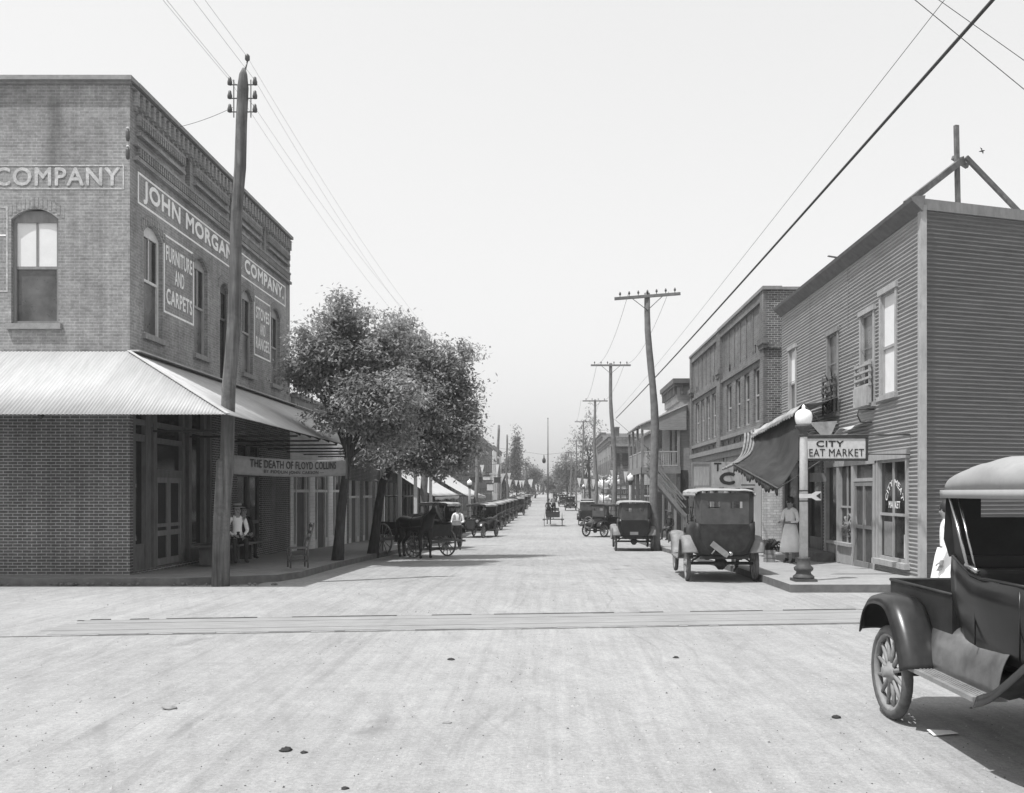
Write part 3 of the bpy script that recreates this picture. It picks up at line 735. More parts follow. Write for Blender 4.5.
# roof timbers of the old sign frame
def gp(u, z, d=0): return Vector(GF[0])+Vector(GU)*u+Vector(GN)*d+Vector((0, 0, z))
M_TIMB = mat('old_timber', .16, .9, .4, 8)
for a_, b2_, w_, h_ in ((gp(-.1, RZ, -.3), gp(1.62, 8.93, -.62), .08, .13), (gp(1.58, 8.93, -.5), gp(2.95, RZ-.02, -.3), .07, .09), (gp(1.47, RZ-.05, -.6), gp(1.42, 9.62, -.6), .07, .09), (gp(1.42, 8.98, -.7), gp(1.8, 8.82, -.7), .08, .08), (Vector((RX-.1, 23.5, RZ+.12)), Vector((RX-.35, 23.4, RZ+.13)), .05, .03)):
    mb = MB(); mb.beam(a_, b2_, w_, h_); mb.build('roof_timber', M_TIMB, C1)
# upper windows
cas = lambda a, b_, c, d, m=M_WOODL, out=.05: None
def cased_window(parent, fr, a, b_, c, d, upper=None, lower=None, fm=M_WOODL, label=None, mid=.47):
    w = sash_window(parent, fr, a+.09, b_-.09, c+.08, d-.1, -.06, fm, lower or M_GLASS, upper, muntin=False, frame=.05, sill=False, label=label, mid=mid)
    mb = MB(); mb.fbox(fr, a, a+.1, c, d, -.08, .04); mb.fbox(fr, b_-.1, b_, c, d, -.08, .04); mb.fbox(fr, a-.04, b_+.04, d-.1, d+.02, -.08, .065)
    mb.fbox(fr, a-.04, b_+.04, c-.03, c+.07, -.08, .09); mb.build('casing', fm, w); return w
cased_window(C1, Fr, *uw[0], upper=M_BLIND, lower=M_BLIND)
cased_window(C1, Fr, *uw[1], upper=M_GLASSG); cased_window(C1, Fr, *uw[2], upper=M_GLASSG, fm=M_WOODG); cased_window(C1, Fr, *uw[3], upper=M_BLIND, lower=M_GLASSG)
# window rails/flower shelves
for (a, b_, c, d), m_, bx in ((uw[1], M_WOODL, True), (uw[2], M_WOODD, False)):
    mb = MB()
    for k in range(4): mb.fbox(Fr, a-.02, b_+.02, c+.45+k*.16, c+.50+k*.16, .1, .16)
    mb.fbox(Fr, a, a+.04, c+.05, c+1.05, .1, .15); mb.fbox(Fr, b_-.04, b_, c+.05, c+1.05, .1, .15)
    if bx: mb.fbox(Fr, a+.05, b_-.05, c+.0, c+.45, .06, .2)
    mb.build('window_guard', m_, C1)
mb = MB()
for k in range(26):
    u = random.uniform(23.65, 24.5); z = 3.9+random.uniform(.05, 1.35)*random.random(); mb.tube([(RX-.17, u, z), (RX-.2+random.uniform(-.07, .05), u+random.uniform(-.1, .1), z+random.uniform(.1, .3))], [.02, .005], 4)
tag(mb.build('potted_plant', M_CLK), 'dark straggly plant on the rail of an upper window', 'plant')
mb = MB()  # tin hoods over ground floor
for a, b_, z in ((21.3, 22.9, 3.52), (23.6, 25.4, 3.62)):
    mb.grid(lambda s, t: (RX-.02-.35*t, a+(b_-a)*s, z-.12*t-.06*math.sin(s*7)*t-.1*s), 10, 3)
mb.build('tin_hood', M_TINR, C1, solid=.01)
mb = MB(); mb.tube([(RX, 21.1, 3.75), (RX-.35, 21.1, 3.75), (RX-.38, 21.1, 3.6), (RX-.3, 21.1, 3.45), (RX-.05, 21.1, 3.45)], .018, 6); mb.build('iron_bracket', M_WIRE, C1)
# --- ground floor market front
def light_window(parent, fr, a, b_, c, d, zm, label=None):
    mb = MB(); f = .1
    mb.fbox(fr, a, a+f, c, d, -.08, .05); mb.fbox(fr, b_-f, b_, c, d, -.08, .05); mb.fbox(fr, a-.05, b_+.05, d-.16, d+.02, -.08, .07)
    mb.fbox(fr, a-.06, b_+.06, c-.06, c+.06, -.08, .13)
    g_ = .05
    for x0, x1, z0, z1 in ((a+f, a+f+g_, c+.06, d-.16), (b_-f-g_, b_-f, c+.06, d-.16), (a+f+g_, b_-f-g_, c+.06, c+.13), (a+f+g_, b_-f-g_, d-.22, d-.16), (a+f+g_, b_-f-g_, zm-.03, zm+.03), ((a+b_)/2-.02, (a+b_)/2+.02, c+.13, zm-.03), ((a+b_)/2-.02, (a+b_)/2+.02, zm+.03, d-.22)):
        mb.fbox(fr, x0, x1, z0, z1, -.05, .0)
    w = mb.build('window', M_WOODL, parent)
    if label: w['label'] = label
    mb = MB(); mb.fbox(fr, a+f+.01, b_-f-.01, c+.1, d-.18, -.07, -.04); mb.build('pane', M_GLASS, w)
    return w
mw = light_window(C1, Fr, 19.05, 20.85, .30, 2.72, 1.36, 'large market window with arched white lettering')
def arc(r0, r1, cu, cz, a0, a1): 
    def f(s, t):
        th_ = R(a0+(a1-a0)*s); r = r0+(r1-r0)*t
        return cu-r*math.cos(th_)*1.0, cz+r*math.sin(th_)
    return f
# u of this frame grows away from the camera: letters run from far to near
RFt = ((RX, 0, 0), (0, -1, 0), (-1, 0, 0))
text('window_lettering', 'CITY MEAT', RFt, 0, 1, 0, 1, -.034, M_PAINTW, mw, bold=.01, skew=arc(.40, .53, -19.95, 1.60, 8, 172))
text('window_lettering', 'MARKET', RFt, -20.27, -19.63, 1.50, 1.65, -.034, M_PAINTW, mw, bold=.02)
mb = MB(); mb.fbox(Fr, 20.05, 20.55, .45, 1.2, -.038, -.034); mb.build('window_bill', M_CLG, mw)
mb = MB(); mb.fbox(Fr, 19.28, 19.42, .45, .95, -.038, -.034); mb.build('window_bill', M_SIGN, mw)
mb = MB()  # door case
for a, b_ in ((20.95, 21.08), (22.42, 22.58), (23.55, 23.72), (24.62, 24.78)): mb.fbox(Fr, a, b_, .05, 2.72, -.08, .04)
mb.fbox(Fr, 20.95, 24.78, 2.5, 2.74, -.08, .05); mb.fbox(Fr, 21.08, 22.42, 2.1, 2.18, -.08, .03); mb.fbox(Fr, 22.58, 23.55, .05, .5, -.08, .02); mb.fbox(Fr, 22.5, 23.62, .5, .58, -.08, .1)
mb.fbox(Fr, 23.72, 24.62, .05, .5, -.08, -.02); mb.fbox(Fr, 23.72, 24.62, .5, .58, -.08, .06)
dc = mb.build('shopfront', M_WOODL, C1)
for a, b_, c, d in ((21.08, 22.42, 2.18, 2.5), (22.58, 23.55, .58, 2.5), (23.72, 24.62, .58, 2.5)):
    mb = MB(); mb.fbox(Fr, a, b_, c, d, -.09, -.06); p = mb.build('pane', M_GLASS, dc)
mb = MB(); f = .05
mb.fbox(Fr, 23.03, 23.08, .58, 2.5, -.055, -.02); mb.fbox(Fr, 22.58, 23.03, 1.45, 1.5, -.055, -.02); mb.fbox(Fr, 23.08, 23.55, 1.45, 1.5, -.055, -.02); mb.build('glazing_bar', M_WOODL, dc)
mb = MB()
for k in range(14): mb.tube([(RX+.05, random.uniform(22.7, 23.5), random.uniform(.7, 1.3)) for _ in range(3)], random.uniform(.02, .05), 5)
mb.build('window_goods', M_CLG, dc)
mb = MB(); f = .09
mb.fbox(Fr, 21.09, 21.09+f, .07, 2.09, -.03, .02); mb.fbox(Fr, 22.41-f, 22.41, .07, 2.09, -.03, .02); mb.fbox(Fr, 21.70, 21.80, .2, 2.0, -.03, .018)
for c, d in ((.07, .2), (.98, 1.06), (1.99, 2.09)): mb.fbox(Fr, 21.09+f, 22.41-f, c, d, -.03, .019)
for s in (-1, 1):
    for q in (21.45, 22.05): mb.beam((RX-.0, q+.22*s, 1.06), (RX-.0, q+.3*s*.98, 1.28), .03, .03)
sd = mb.build('screen_door', M_WOODG, C1)
mb = MB(); mb.fbox(Fr, 21.1, 22.4, .1, 2.08, -.025, -.02); mb.build('screen', mat('screen_mesh_light', .09, .8, .3, 8), sd)
# dark shop under the awning
mb = MB()
for a, b_ in ((24.95, 25.1), (26.3, 26.45), (27.4, 27.55), (28.9, 29.1)): mb.fbox(Fr, a, b_, .05, 3.2, -.08, .03)
mb.fbox(Fr, 25.1, 26.3, .05, .6, -.08, .0); mb.fbox(Fr, 27.55, 28.9, .05, .6, -.08, 0); mb.fbox(Fr, 24.95, 29.1, 2.6, 2.7, -.08, .02)
s2 = mb.build('shopfront', M_WOODD, C1)
for a, b_, c in ((25.1, 26.3, .6), (26.45, 27.4, .1), (27.55, 28.9, .6)):
    mb = MB(); mb.fbox(Fr, a, b_, c, 2.6, -.09, -.06); mb.build('pane', M_GLASS, s2)
mb = MB(); mb.fbox(Fr, 24.95, 29.1, 2.7, 3.2, -.09, -.05); mb.build('fascia', M_WOODK, s2)
mb = MB(); mb.box(RX-.45, RX-.02, 24.0, 26.3, g(25)+.15, g(25)+.42); mb.build('doorstep', M_CURB, C1)
mb = MB(); mb.fbox(Fr, 24.05, 24.35, 2.12, 2.35, .2, .55); hs = mb.build('hanging_card', M_WOODG, C1)

# awning of canvas
AW = thing('canvas_awning', 'large sagging canvas awning with scalloped edge right of the street', 'awning')
A, Bq, Dq, Cq = Vector((6.55, 23.6, 4.12)), Vector((6.5, 28.7, 3.78)), Vector((5.45, 26.9, 2.68)), Vector((5.5, 21.9, 1.93))
A2, B2q = Vector((7.45, 23.4, 4.3)), Vector((7.45, 29.2, 4.0))
mb = MB(); mb.grid(lambda s, t: tuple(A2.lerp(B2q, s).lerp(A.lerp(Bq, s), t)+Vector((0, 0, -.06*math.sin(math.pi*t)-.012*math.sin(s*23)*t))), 40, 6)
mb.grid(lambda s, t: tuple(A.lerp(Bq, s)+Vector((-.22*t, 0, -.012*math.sin(s*23)-(.26+.06*abs(math.sin(s*60)))*t))), 120, 1)
o = mb.build('upper_canvas', M_AWN, AW, solid=.006)
mb = MB()
def aw(s, t):
    p = A.lerp(Bq, s).lerp(Cq.lerp(Dq, s), t)
    p += Vector((.22*math.sin(math.pi*t), 0, -.28*math.sin(math.pi*t)*(1-.4*s)+.09*math.sin(s*7+t*5)*math.sin(math.pi*t)+.05*math.sin(s*17-t*6)*t+.03*math.sin(s*31+t*11)))
    return tuple(p)
mb.grid(aw, 48, 14)
mb.grid(lambda s, t: tuple(Vector(aw(s, 1))+Vector((0, 0, -(.14+.07*abs(math.sin(s*46)))*t))), 130, 1)
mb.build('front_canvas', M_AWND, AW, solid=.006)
mb = MB()
for k in range(4): mb.tube([Vector(aw(1, t/10))+Vector((-.09*k, .06+.05*k, .04-.04*k)) for t in range(11)], .04, 6)
mb.build('rolled_edge', mat('awning_roll', .26, .9, .4, 4, None, .6), AW)
mb = MB(); mb.tube([Cq, Dq], .025, 6); mb.tube([(7.4, 21.7, 3.2), Cq], .015, 5); mb.tube([(7.4, 28.9, 3.0), Dq], .015, 5); mb.tube([(7.4, 23.6, 3.3), A], .015, 5); mb.tube([(7.4, 28.8, 3.3), Bq], .015, 5)
mb.build('awning_frame', M_IRON, AW)
mb = MB(); mb.add([(5.85, 20.5, 3.40), (6.5, 20.6, 3.44), (6.25, 20.5, 2.95)], [(0, 1, 2)]); mb.build('canvas_corner', M_AWN, AW, solid=.01)

# ---- hanging sign CITY / MEAT MARKET
MS = thing('market_sign', 'white board sign reading CITY MEAT MARKET hung behind the lamp post', 'sign')
sy = 18.9; k = sy/F; x0, x1, z0, z1 = (800-PX)*k, (866-PX)*k, H+(PY-459)*k, H+(PY-438)*k
sfm = ((0, sy, 0), (1, 0, 0), (0, -1, 0))
mb = MB(); mb.fbox(sfm, x0, x1, z0, z1, -.03, .03); mb.build('board', M_SIGN, MS)
mb = MB()
for q in ((x0-.03, x0+.02, z0, z1), (x1-.02, x1+.03, z0, z1), (x0-.03, x1+.03, z0-.04, z0+.01), (x0-.03, x1+.03, z1-.01, z1+.04)): mb.fbox(sfm, *q, -.045, .045)
mb.build('sign_frame', M_WOODK, MS)
c = lambda px: (px-PX)*k
text('lettering', 'CITY', sfm, c(816), c(843), H+(PY-446.8)*k, H+(PY-441)*k, .034, M_PAINTB, MS, bold=.03)
text('lettering', 'MEAT MARKET', sfm, c(801.5), c(863.5), H+(PY-456.5)*k, H+(PY-449)*k, .034, M_PAINTB, MS, bold=.008)
mb = MB(); mb.tube([(x0, sy, z1+.05), (x1+.9, sy+.02, z1+.07), (RX, sy+.1, z1+.07)], .018, 6); mb.tube([(x1, sy, z0+.1), (RX, sy+.1, z0+.1)], .012, 5); mb.build('hanger', M_IRON, MS)

# ================================================================== RIGHT BRICK BUILDING
D1 = thing('brick_building', 'two-storey brick building with tall narrow windows and a letter sign', 'building')
y0, y1, zt = 31.4, 47.6, 8.75
Fr = RF()
wins = []
for a, b_ in ((32.5, 33.4), (34.1, 35.0), (35.7, 36.6), (37.4, 38.4)): wins.append((a, b_, 4.35, 6.3))
for a, b_ in ((40.9, 41.8), (42.4, 43.3), (43.9, 44.8), (45.4, 46.4)): wins.append((a, b_, 4.3, 6.3))
vts = [(33.0, 33.25, 6.85, 7.15), (37.6, 37.9, 6.8, 7.1), (41.3, 41.6, 6.8, 7.1), (45.9, 46.2, 6.8, 7.1)]
gnd = [(32.2, 39.2, -.6, 3.3), (40.2, 47.0, -.6, 3.3)]
mb = MB(); wall(mb, Fr, y0, y1, -1, zt, wins+vts+gnd, .15)
for a, b_ in ((y0, y0+.5), (39.3, 40.1), (y1-.5, y1)): mb.fbox(Fr, a, b_, 3.6, zt+.12, 0, .12)
mb.fbox(Fr, y0+.5, 39.3, 6.5, 6.62, 0, .08); mb.fbox(Fr, 40.1, y1-.5, 6.5, 6.62, 0, .08)
mb.fbox(Fr, y0+.5, 39.3, zt-.3, zt, 0, .1); mb.fbox(Fr, 40.1, y1-.5, zt-.3, zt, 0, .1)
y = y0+.9
while y < y1-.9:
    if not 39 < y < 40.3: mb.fbox(Fr, y, y+.12, 6.9, 8.4, 0, .03)
    y += 1.1
for y in (y0+.25, 39.7, y1-.25): mb.fbox(Fr, y-.38, y+.38, 6.9, 7.1, .0, .2); mb.fbox(Fr, y-.34, y+.34, 6.75, 6.9, 0, .16)
mb.build('wall', mat('brick_shade_dummy', .1) if False else brick_mat('brick_front_right', .15, .20, var=.2), D1)
mb = MB(); wall(mb, ((0, y0, 0), (1, 0, 0), (0, -1, 0)), RX, RX+12, -1, zt, (), 0)
mb.fbox(((0, y0, 0), (1, 0, 0), (0, -1, 0)), RX-.12, RX+.45, 6.75, 6.9, 0, .08)
o = mb.build('side_wall', brick_mat('brick_side_right', .12, .40), D1)
mb = MB(); mb.fbox(Fr, y0-.1, 39.7, zt+.0, zt+.12, -.5, .16); mb.fbox(Fr, 39.7, y1+.05, zt, zt+.1, -.5, .15); mb.box(RX+.5, RX+12, y0-.06, y0+.3, zt+.001, zt+.1); mb.build('parapet_cap', M_WOODG, D1)
mb = MB(); mb.fbox(Fr, y0, y1, 3.55, 3.75, 0, .14); mb.fbox(Fr, y0, y1, 4.05, 4.2, 0, .1); mb.fbox(Fr, y0+.02, y1, 3.3, 3.55, 0, .03)
for i in range(14): 
    y = y0+.8+i*1.15; mb.lathe([(.1, 0), (.1, .05), (.03, .06)], 8, (RX-.0, y, 3.9), 'x')
mb.build('belt_course', M_WOODG, D1)
for v in vts:
    mb = MB(); mb.fbox(Fr, v[0], v[1], v[2], v[3], -.15, -.14); mb.build('vent', M_WOODK, D1)
for a, b_, c_, d in wins: sash_window(D1, Fr, a, b_, c_, d, -.13, M_WOODL, M_GLASS, M_GLASS, muntin=False, frame=.07, sill=False)
mb = MB(); mb.fbox(Fr, 32.2, 33.6, -.6, 3.3, -.2, -.05); mb.fbox(Fr, 35.6, 36.0, -.6, 3.3, -.2, -.05); mb.fbox(Fr, 38.8, 39.2, -.6, 3.3, -.2, -.05)
mb.fbox(Fr, 33.6, 38.8, 2.0, 3.3, -.2, -.08); mb.fbox(Fr, 40.2, 47, 2.0, 3.3, -.2, -.08)
for y in (40.2, 42.3, 44.5, 46.7): mb.fbox(Fr, y, y+.3, -.6, 2.0, -.2, -.05)
mb.build('shopfront', board_mat('shop_boards', .28, .35, vertical=True), D1)
mb = MB(); mb.fbox(Fr, 33.6, 47, -.5, 2.0, -.3, -.22); mb.build('pane', M_GLASS, D1)
mb = MB(); mb.box(RX+.01, 19, y1-.2, y1, -1, zt-.1); mb.build('rear_wall', M_BRICK, D1)
mb = MB(); mb.box(RX+.1, 19, y0+.1, y1-.25, 8.1, 8.2); mb.build('roof', M_WOODD, D1)
mb = MB(); mb.box(RX-.16, RX+.5, y0-.12, y0-.02, .0, 3.5); 
o = mb.build('brick_pier', brick_mat('brick_white', .5, .3, .22, .09, .15), D1)
TS = thing('letter_sign', 'white sign board with large dark letters T and C beside the awning', 'sign')
sy = 33.4; k = sy/F; c = lambda px: (px-PX)*k; cz = lambda py: H+(PY-py)*k
sfm = ((0, sy, 0), (1, 0, 0), (0, -1, 0))
mb = MB(); mb.fbox(sfm, c(711), c(741), cz(487), cz(462), -.04, .03); mb.build('board', M_WOODL, TS)
mb = MB(); mb.fbox(sfm, c(693), c(709), cz(485.5), cz(464.5), -.04, .02); mb.build('panel', board_mat('sign_boards', .33, .12, vertical=True), TS)
mb = MB()
for q in ((c(693)-.05, c(693), cz(487), cz(462)), (c(709), c(711)-.005, cz(487), cz(462)), (c(693), c(709), cz(487), cz(485.5)), (c(693), c(709), cz(464.5), cz(462))): mb.fbox(sfm, *q, -.045, .04)
mb.build('sign_frame', M_WOODG, TS)
text('letter', 'T', sfm, c(714), c(721), cz(471), cz(463), .035, M_PAINTB, TS, bold=.03)
text('letter', 'C', sfm, c(720), c(734), cz(484), cz(473), .035, M_PAINTB, TS, bold=.05)
mb = MB(); mb.beam((c(741), sy, cz(463)), (RX+.2, sy, cz(463)), .05, .05); mb.beam((c(741), sy, cz(485)), (RX+.2, sy, cz(485)), .05, .05); mb.build('bracket', M_IRON, TS)

# ================================================================== WOODEN HOUSE WITH BALCONY
E1 = thing('balcony_house', 'wooden house with bracketed false front, upper balcony and outside stair', 'house')
ya, yb = 48.4, 56.0; ge = g(50)
fx = 7.0
BM = board_mat('clapboard_grey', .24, .16)
BL = board_mat('clapboard_light', .40, .16)
Fe = RF(0, fx)
mb = MB(); wall(mb, Fe, ya, yb, ge-.1, 6.6, [(49.6, 50.5, 3.4, 5.4), (51.6, 52.5, 3.3, 5.4), (50.8, 52.0, ge, 1.6), (53.3, 55.2, ge+.5, 1.8)]); mb.build('wall', BL, E1)
mb = MB(); wall(mb, ((0, ya, 0), (1, 0, 0), (0, -1, 0)), fx, fx+9, ge-.1, 6.6, ()); mb.box(fx+8.9, fx+9, ya, yb, ge, 6.5); mb.box(fx, fx+8.9, yb-.1, yb, ge, 6.5)
mb.build('side_wall', BM, E1)
for a, b_, c_, d in ((49.6, 50.5, 3.4, 5.4), (51.6, 52.5, 3.3, 5.4), (53.3, 55.2, ge+.5, 1.8)): sash_window(E1, Fe, a, b_, c_, d, -.1, M_WOODG, M_GLASS, sill=False)
mb = MB(); mb.fbox(Fe, 50.8, 52.0, ge, 1.6, -.12, -.06); mb.build('door', M_WOODD, E1)
mb = MB(); cx = 6.6   # false front with cornice
mb.box(cx+.25, fx+2.2, ya, ya+5.2, 6.6, 7.55); mb.build('false_front', BM, E1)
mb = MB(); mb.box(cx, fx+2.2, ya-.25, ya+5.4, 7.55, 7.8); mb.box(cx+.08, fx+2.2, ya-.15, ya+5.3, 7.42, 7.55)
for i in range(9): mb.box(cx+.08, cx+.25, ya+.1+i*.6, ya+.25+i*.6, 7.0, 7.42)
for i in range(4): mb.box(cx+.4+i*.55, cx+.55+i*.55, ya-.15, ya, 7.0, 7.42)
mb.build('cornice', M_WOODD, E1)
mb = MB(); bx = 4.95
mb.add([(fx+.35,ya-.3,6.45),(bx-.15,ya-.3,5.35),(bx-.15,yb,5.35),(fx+.35,yb,6.45)], [(0,1,2,3)]); mb.build('balcony_roof', M_TINR, E1, solid=.06)
mb = MB(); mb.add([(fx+.3,ya-.22,6.38),(fx+.3,ya-.22,5.1),(bx,ya-.22,5.1),(bx,ya-.22,5.32)], [(0,1,2,3)]); mb.build('gable_board', BM, E1, solid=.04)
mb = MB(); fl = 3.12
mb.box(bx, fx, ya-.2, yb, fl-.2, fl); mb.box(bx-.03, fx, ya-.24, ya-.2, fl-.3, fl+.02); mb.box(bx-.04, bx, ya-.24, yb, fl-.3, fl+.02)
mb.build('balcony_floor', M_WOODG, E1)
for x, y in ((bx+.05, ya-.1), (bx+.05, ya+2.4), (bx+.05, ya+5), (bx+.05, yb-.2), (fx-.1, ya-.1)):
    mb = MB(); mb.box(x-.06, x+.06, y-.06, y+.06, fl, 5.34 if x < 6 else 6.2); mb.build('post', M_WOODG, E1)
    mb = MB(); mb.box(x-.09, x+.09, y-.09, y+.09, ge+.1, fl-.3); mb.build('post', M_WOODD, E1)
mb = MB(); mb.box(bx+.1, fx-.1, ya-.13, ya-.08, fl+.82, fl+.88); mb.box(bx+.03, bx+.08, ya, yb, fl+.82, fl+.88); mb.box(bx+.1, fx-.1, ya-.13, ya-.08, fl+.1, fl+.15)
for i in range(15): mb.box(bx+.2+i*.12, bx+.23+i*.12, ya-.12, ya-.09, fl+.15, fl+.82)
for i in range(50): mb.box(bx+.04, bx+.07, ya+.15+i*.15, ya+.18+i*.15, fl, fl+.82)
mb.build('railing', M_WOODL, E1)
# outside stair down toward the viewer side
mb = MB(); n = 14; sx0, sz0, sx1, sz1 = 5.2, 3.0, 7.0, .7
for i in range(n):
    f = i/n; mb.box(sx0+(sx1-sx0)*f, sx0+(sx1-sx0)*f+.16, ya-1.3, ya-.3, sz0+(sz1-sz0)*f-.05, sz0+(sz1-sz0)*f)
for y in (ya-1.35, ya-.28):
    mb.beam((sx0, y, sz0-.1), (sx1+.1, y, sz1-.1), .05, .2)
    mb.beam((sx0, y, sz0+.75), (sx1+.1, y, sz1+.75), .05, .08)
    mb.beam((sx0, y, sz0+.35), (sx1+.1, y, sz1+.35), .04, .07)
mb.box(sx1, sx1+.4, ya-1.35, ya-.28, ge, sz1)
mb.build('stair', M_WOODG, E1)
mb = MB(); mb.add([(fx+.0,ya-.04,ge),(fx+.4,ya-.04,ge),(fx+.4,ya-.04,3),(fx,ya-.04,3)], [(0,1,2,3)]); mb.build('dark_opening', M_WOODK, E1)

# ================================================================== GENERIC STREET BUILDINGS
def windows_row(parent, fr, y0, y1, n, w, z0, z1, um=None):
    st = (y1-y0)/n; r = []
    for i in range(n):
        c_ = y0+st*(i+.5); r.append((c_-w/2, c_+w/2, z0, z1))
    return r
def street_building(name, label, cat, side, y0, y1, zt, wm, up=None, rows=(), x=None, depth=10, shop=True, trim=M_WOODG, frame=M_WOODL, gable=False, shopm=None, sm=None, bay=5):
    t = thing(name, label, cat)
    x = x if x is not None else (LX if side == 'l' else RX)
    fr = ((x, 0, 0), (0, 1, 0), (1 if side == 'l' else -1, 0, 0)); s = -1 if side == 'l' else 1
    gb = min(g(y0), g(y1), g((y0+y1)/2))-.1
    ops = []
    for n, w, z0, z1 in rows: ops += windows_row(t, fr, y0+.3, y1-.3, n, w, z0, z1)
    sh = []
    if shop:
        n = max(1, int((y1-y0)/bay)); st = (y1-y0)/n
        for i in range(n): sh.append((y0+st*i+.35, y0+st*(i+1)-.35, gb+.1, gb+3.3))
    mb = MB(); wall(mb, fr, y0, y1, gb, zt, ops+sh, .15); mb.build('wall', wm, t)
    mb = MB(); wall(mb, ((0, y0, 0), (1, 0, 0), (0, -1, 0)), min(x, x+s*depth), max(x, x+s*depth), gb, zt, ())
    wall(mb, ((0, y1, 0), (1, 0, 0), (0, 1, 0)), min(x, x+s*depth), max(x, x+s*depth), gb, zt, ())
    wall(mb, ((x+s*depth, 0, 0), (0, 1, 0), (s, 0, 0)), y0, y1, gb, zt, ()); mb.build('side_wall', sm or wm, t)
    if gable:
        mb = MB(); xm = x+s*depth/2; r_ = depth*.28
        mb.add([(x-s*.4,y0-.3,zt-.1),(xm,y0-.3,zt+r_),(xm,y1+.3,zt+r_),(x-s*.4,y1+.3,zt-.1),(x+s*(depth+.4),y0-.3,zt-.1),(x+s*(depth+.4),y1+.3,zt-.1)], [(0,1,2,3),(1,4,5,2)])
        mb.build('roof', M_TINR, t, solid=.1)
        mb = MB(); mb.add([(x,y0,zt),(xm,y0,zt+r_-.1),(x+s*depth,y0,zt)], [(0,1,2)]); mb.add([(x,y1,zt),(xm,y1,zt+r_-.1),(x+s*depth,y1,zt)], [(0,1,2)]); mb.build('gable', wm, t)
    else:
        mb = MB(); mb.box(min(x+s*.1, x+s*depth), max(x+s*.1, x+s*depth), y0+.05, y1-.05, zt-.5, zt-.4); mb.build('roof', M_WOODD, t)
        mb = MB(); mb.fbox(fr, y0-.05, y1+.05, zt, zt+.12, -.4, .25); mb.fbox(fr, y0, y1, zt-.35, zt-.001, .002, .14)
        y = y0+.3
        while y < y1: mb.fbox(fr, y, y+.15, zt-.6, zt-.36, .002, .12); y += .8
        mb.build('cornice', trim, t)
    for o in ops: sash_window(t, fr, *o, -.1, frame, M_GLASS, sill=False, muntin=False)
    for o in sh:
        mb = MB(); a, b_, c_, d = o; m_ = (a+b_)/2
        for q in ((a, a+.12), (m_-.7, m_-.6), (m_+.6, m_+.7), (b_-.12, b_)): mb.fbox(fr, *q, c_, d, -.14, -.02)
        mb.fbox(fr, a+.12, m_-.7, c_, c_+.6, -.14, -.03); mb.fbox(fr, m_+.7, b_-.12, c_, c_+.6, -.14, -.03); mb.fbox(fr, a+.12, b_-.12, c_+2.4, c_+2.5, -.14, -.03)
        f_ = mb.build('shopfront', shopm or M_WOODL, t)
        for q0, q1, z0 in ((a+.12, m_-.7, c_+.6), (m_+.7, b_-.12, c_+.6)):
            mb = MB(); mb.fbox(fr, q0, q1, z0, c_+2.4, -.15, -.12); mb.build('pane', M_GLASS, f_)
        mb = MB(); mb.fbox(fr, m_-.6, m_+.6, c_, c_+2.4, -.14, -.1); dr = mb.build('door', M_WOODD, f_) ; 
        mb = MB(); mb.fbox(fr, a+.12, b_-.12, c_+2.5, d, -.14, -.1); mb.build('transom', M_GLASS, f_)
    return t
M_B2 = board_mat('clapboard_white', .78, .14, .08)
S2 = street_building('clapboard_shop', 'low white clapboard shop next to the brick corner store', 'shop', 'l', 31.4, 40.2, 5.1, M_B2, rows=(), shopm=M_WOODW, bay=2.9)
S3 = street_building('brick_shop', 'one-storey brick shop with porch posts behind the two street trees', 'shop', 'l', 40.3, 55.8, 4.9, M_BRICK, shopm=M_WOODW, bay=3.1)
S4 = street_building('awning_shop', 'low shop with two white canvas awnings', 'shop', 'l', 55.9, 76, 4.2, M_BRICKD, shopm=M_WOODL)
S5 = street_building('brick_shop', 'two-storey shop behind the awnings, mostly hidden by the tree', 'shop', 'l', 76.1, 94.5, 5.5, M_BRICK)
S6 = street_building('brick_block', 'long dark two-storey brick block right of the street trees', 'building', 'l', 96, 147, 9.0, brick_mat('brick_block', .15, .2), rows=((12, 1.4, 4.2, 6.6),))
S7 = street_building('pale_building', 'pale two-storey building with dark window hoods beyond the brick block', 'building', 'l', 149, 176, 9.3, M_B2, rows=((5, 1.8, 5.2, 7.2), (5, 1.8, 1.6, 3.4)), shop=False, frame=M_WOODD)
S8 = street_building('far_shop', 'low shop far down the left row under the poplar', 'shop', 'l', 178, 215, 5.2, M_BRICK, shop=True)
S9 = street_building('gabled_house', 'house with a tin gable roof behind the balcony house', 'house', 'r', 57.0, 66, 5.7, BM, rows=((3, 1, 3.2, 4.8),), x=5.75+1.0, depth=7, gable=True)
S10 = street_building('flat_roofed_building', 'flat-roofed brick building with decorated upper storey beyond the gabled house', 'building', 'r', 82, 103, 6.75, M_BRICK, rows=((6, 1.2, 3.3, 5.2),), x=5.7, sm=brick_mat('brick_flat_side', .14, .2))
S11 = street_building('plain_building', 'tall plain grey building behind the far utility poles', 'building', 'r', 106, 128, 8.6, M_WOODG, rows=((4, 1.2, 4.4, 6.2),), x=6.4, sm=mat('plain_wall', .34, .8, .1))
S12 = street_building('brick_shop', 'one-storey shop beyond the gabled house on the right', 'shop', 'r', 67, 81.5, 3.9, M_BRICKD, x=7.5)
S13 = street_building('far_shop', 'low shop far down the right row under the big tree', 'shop', 'r', 150, 200, 4.4, M_WOODG, x=7.5)
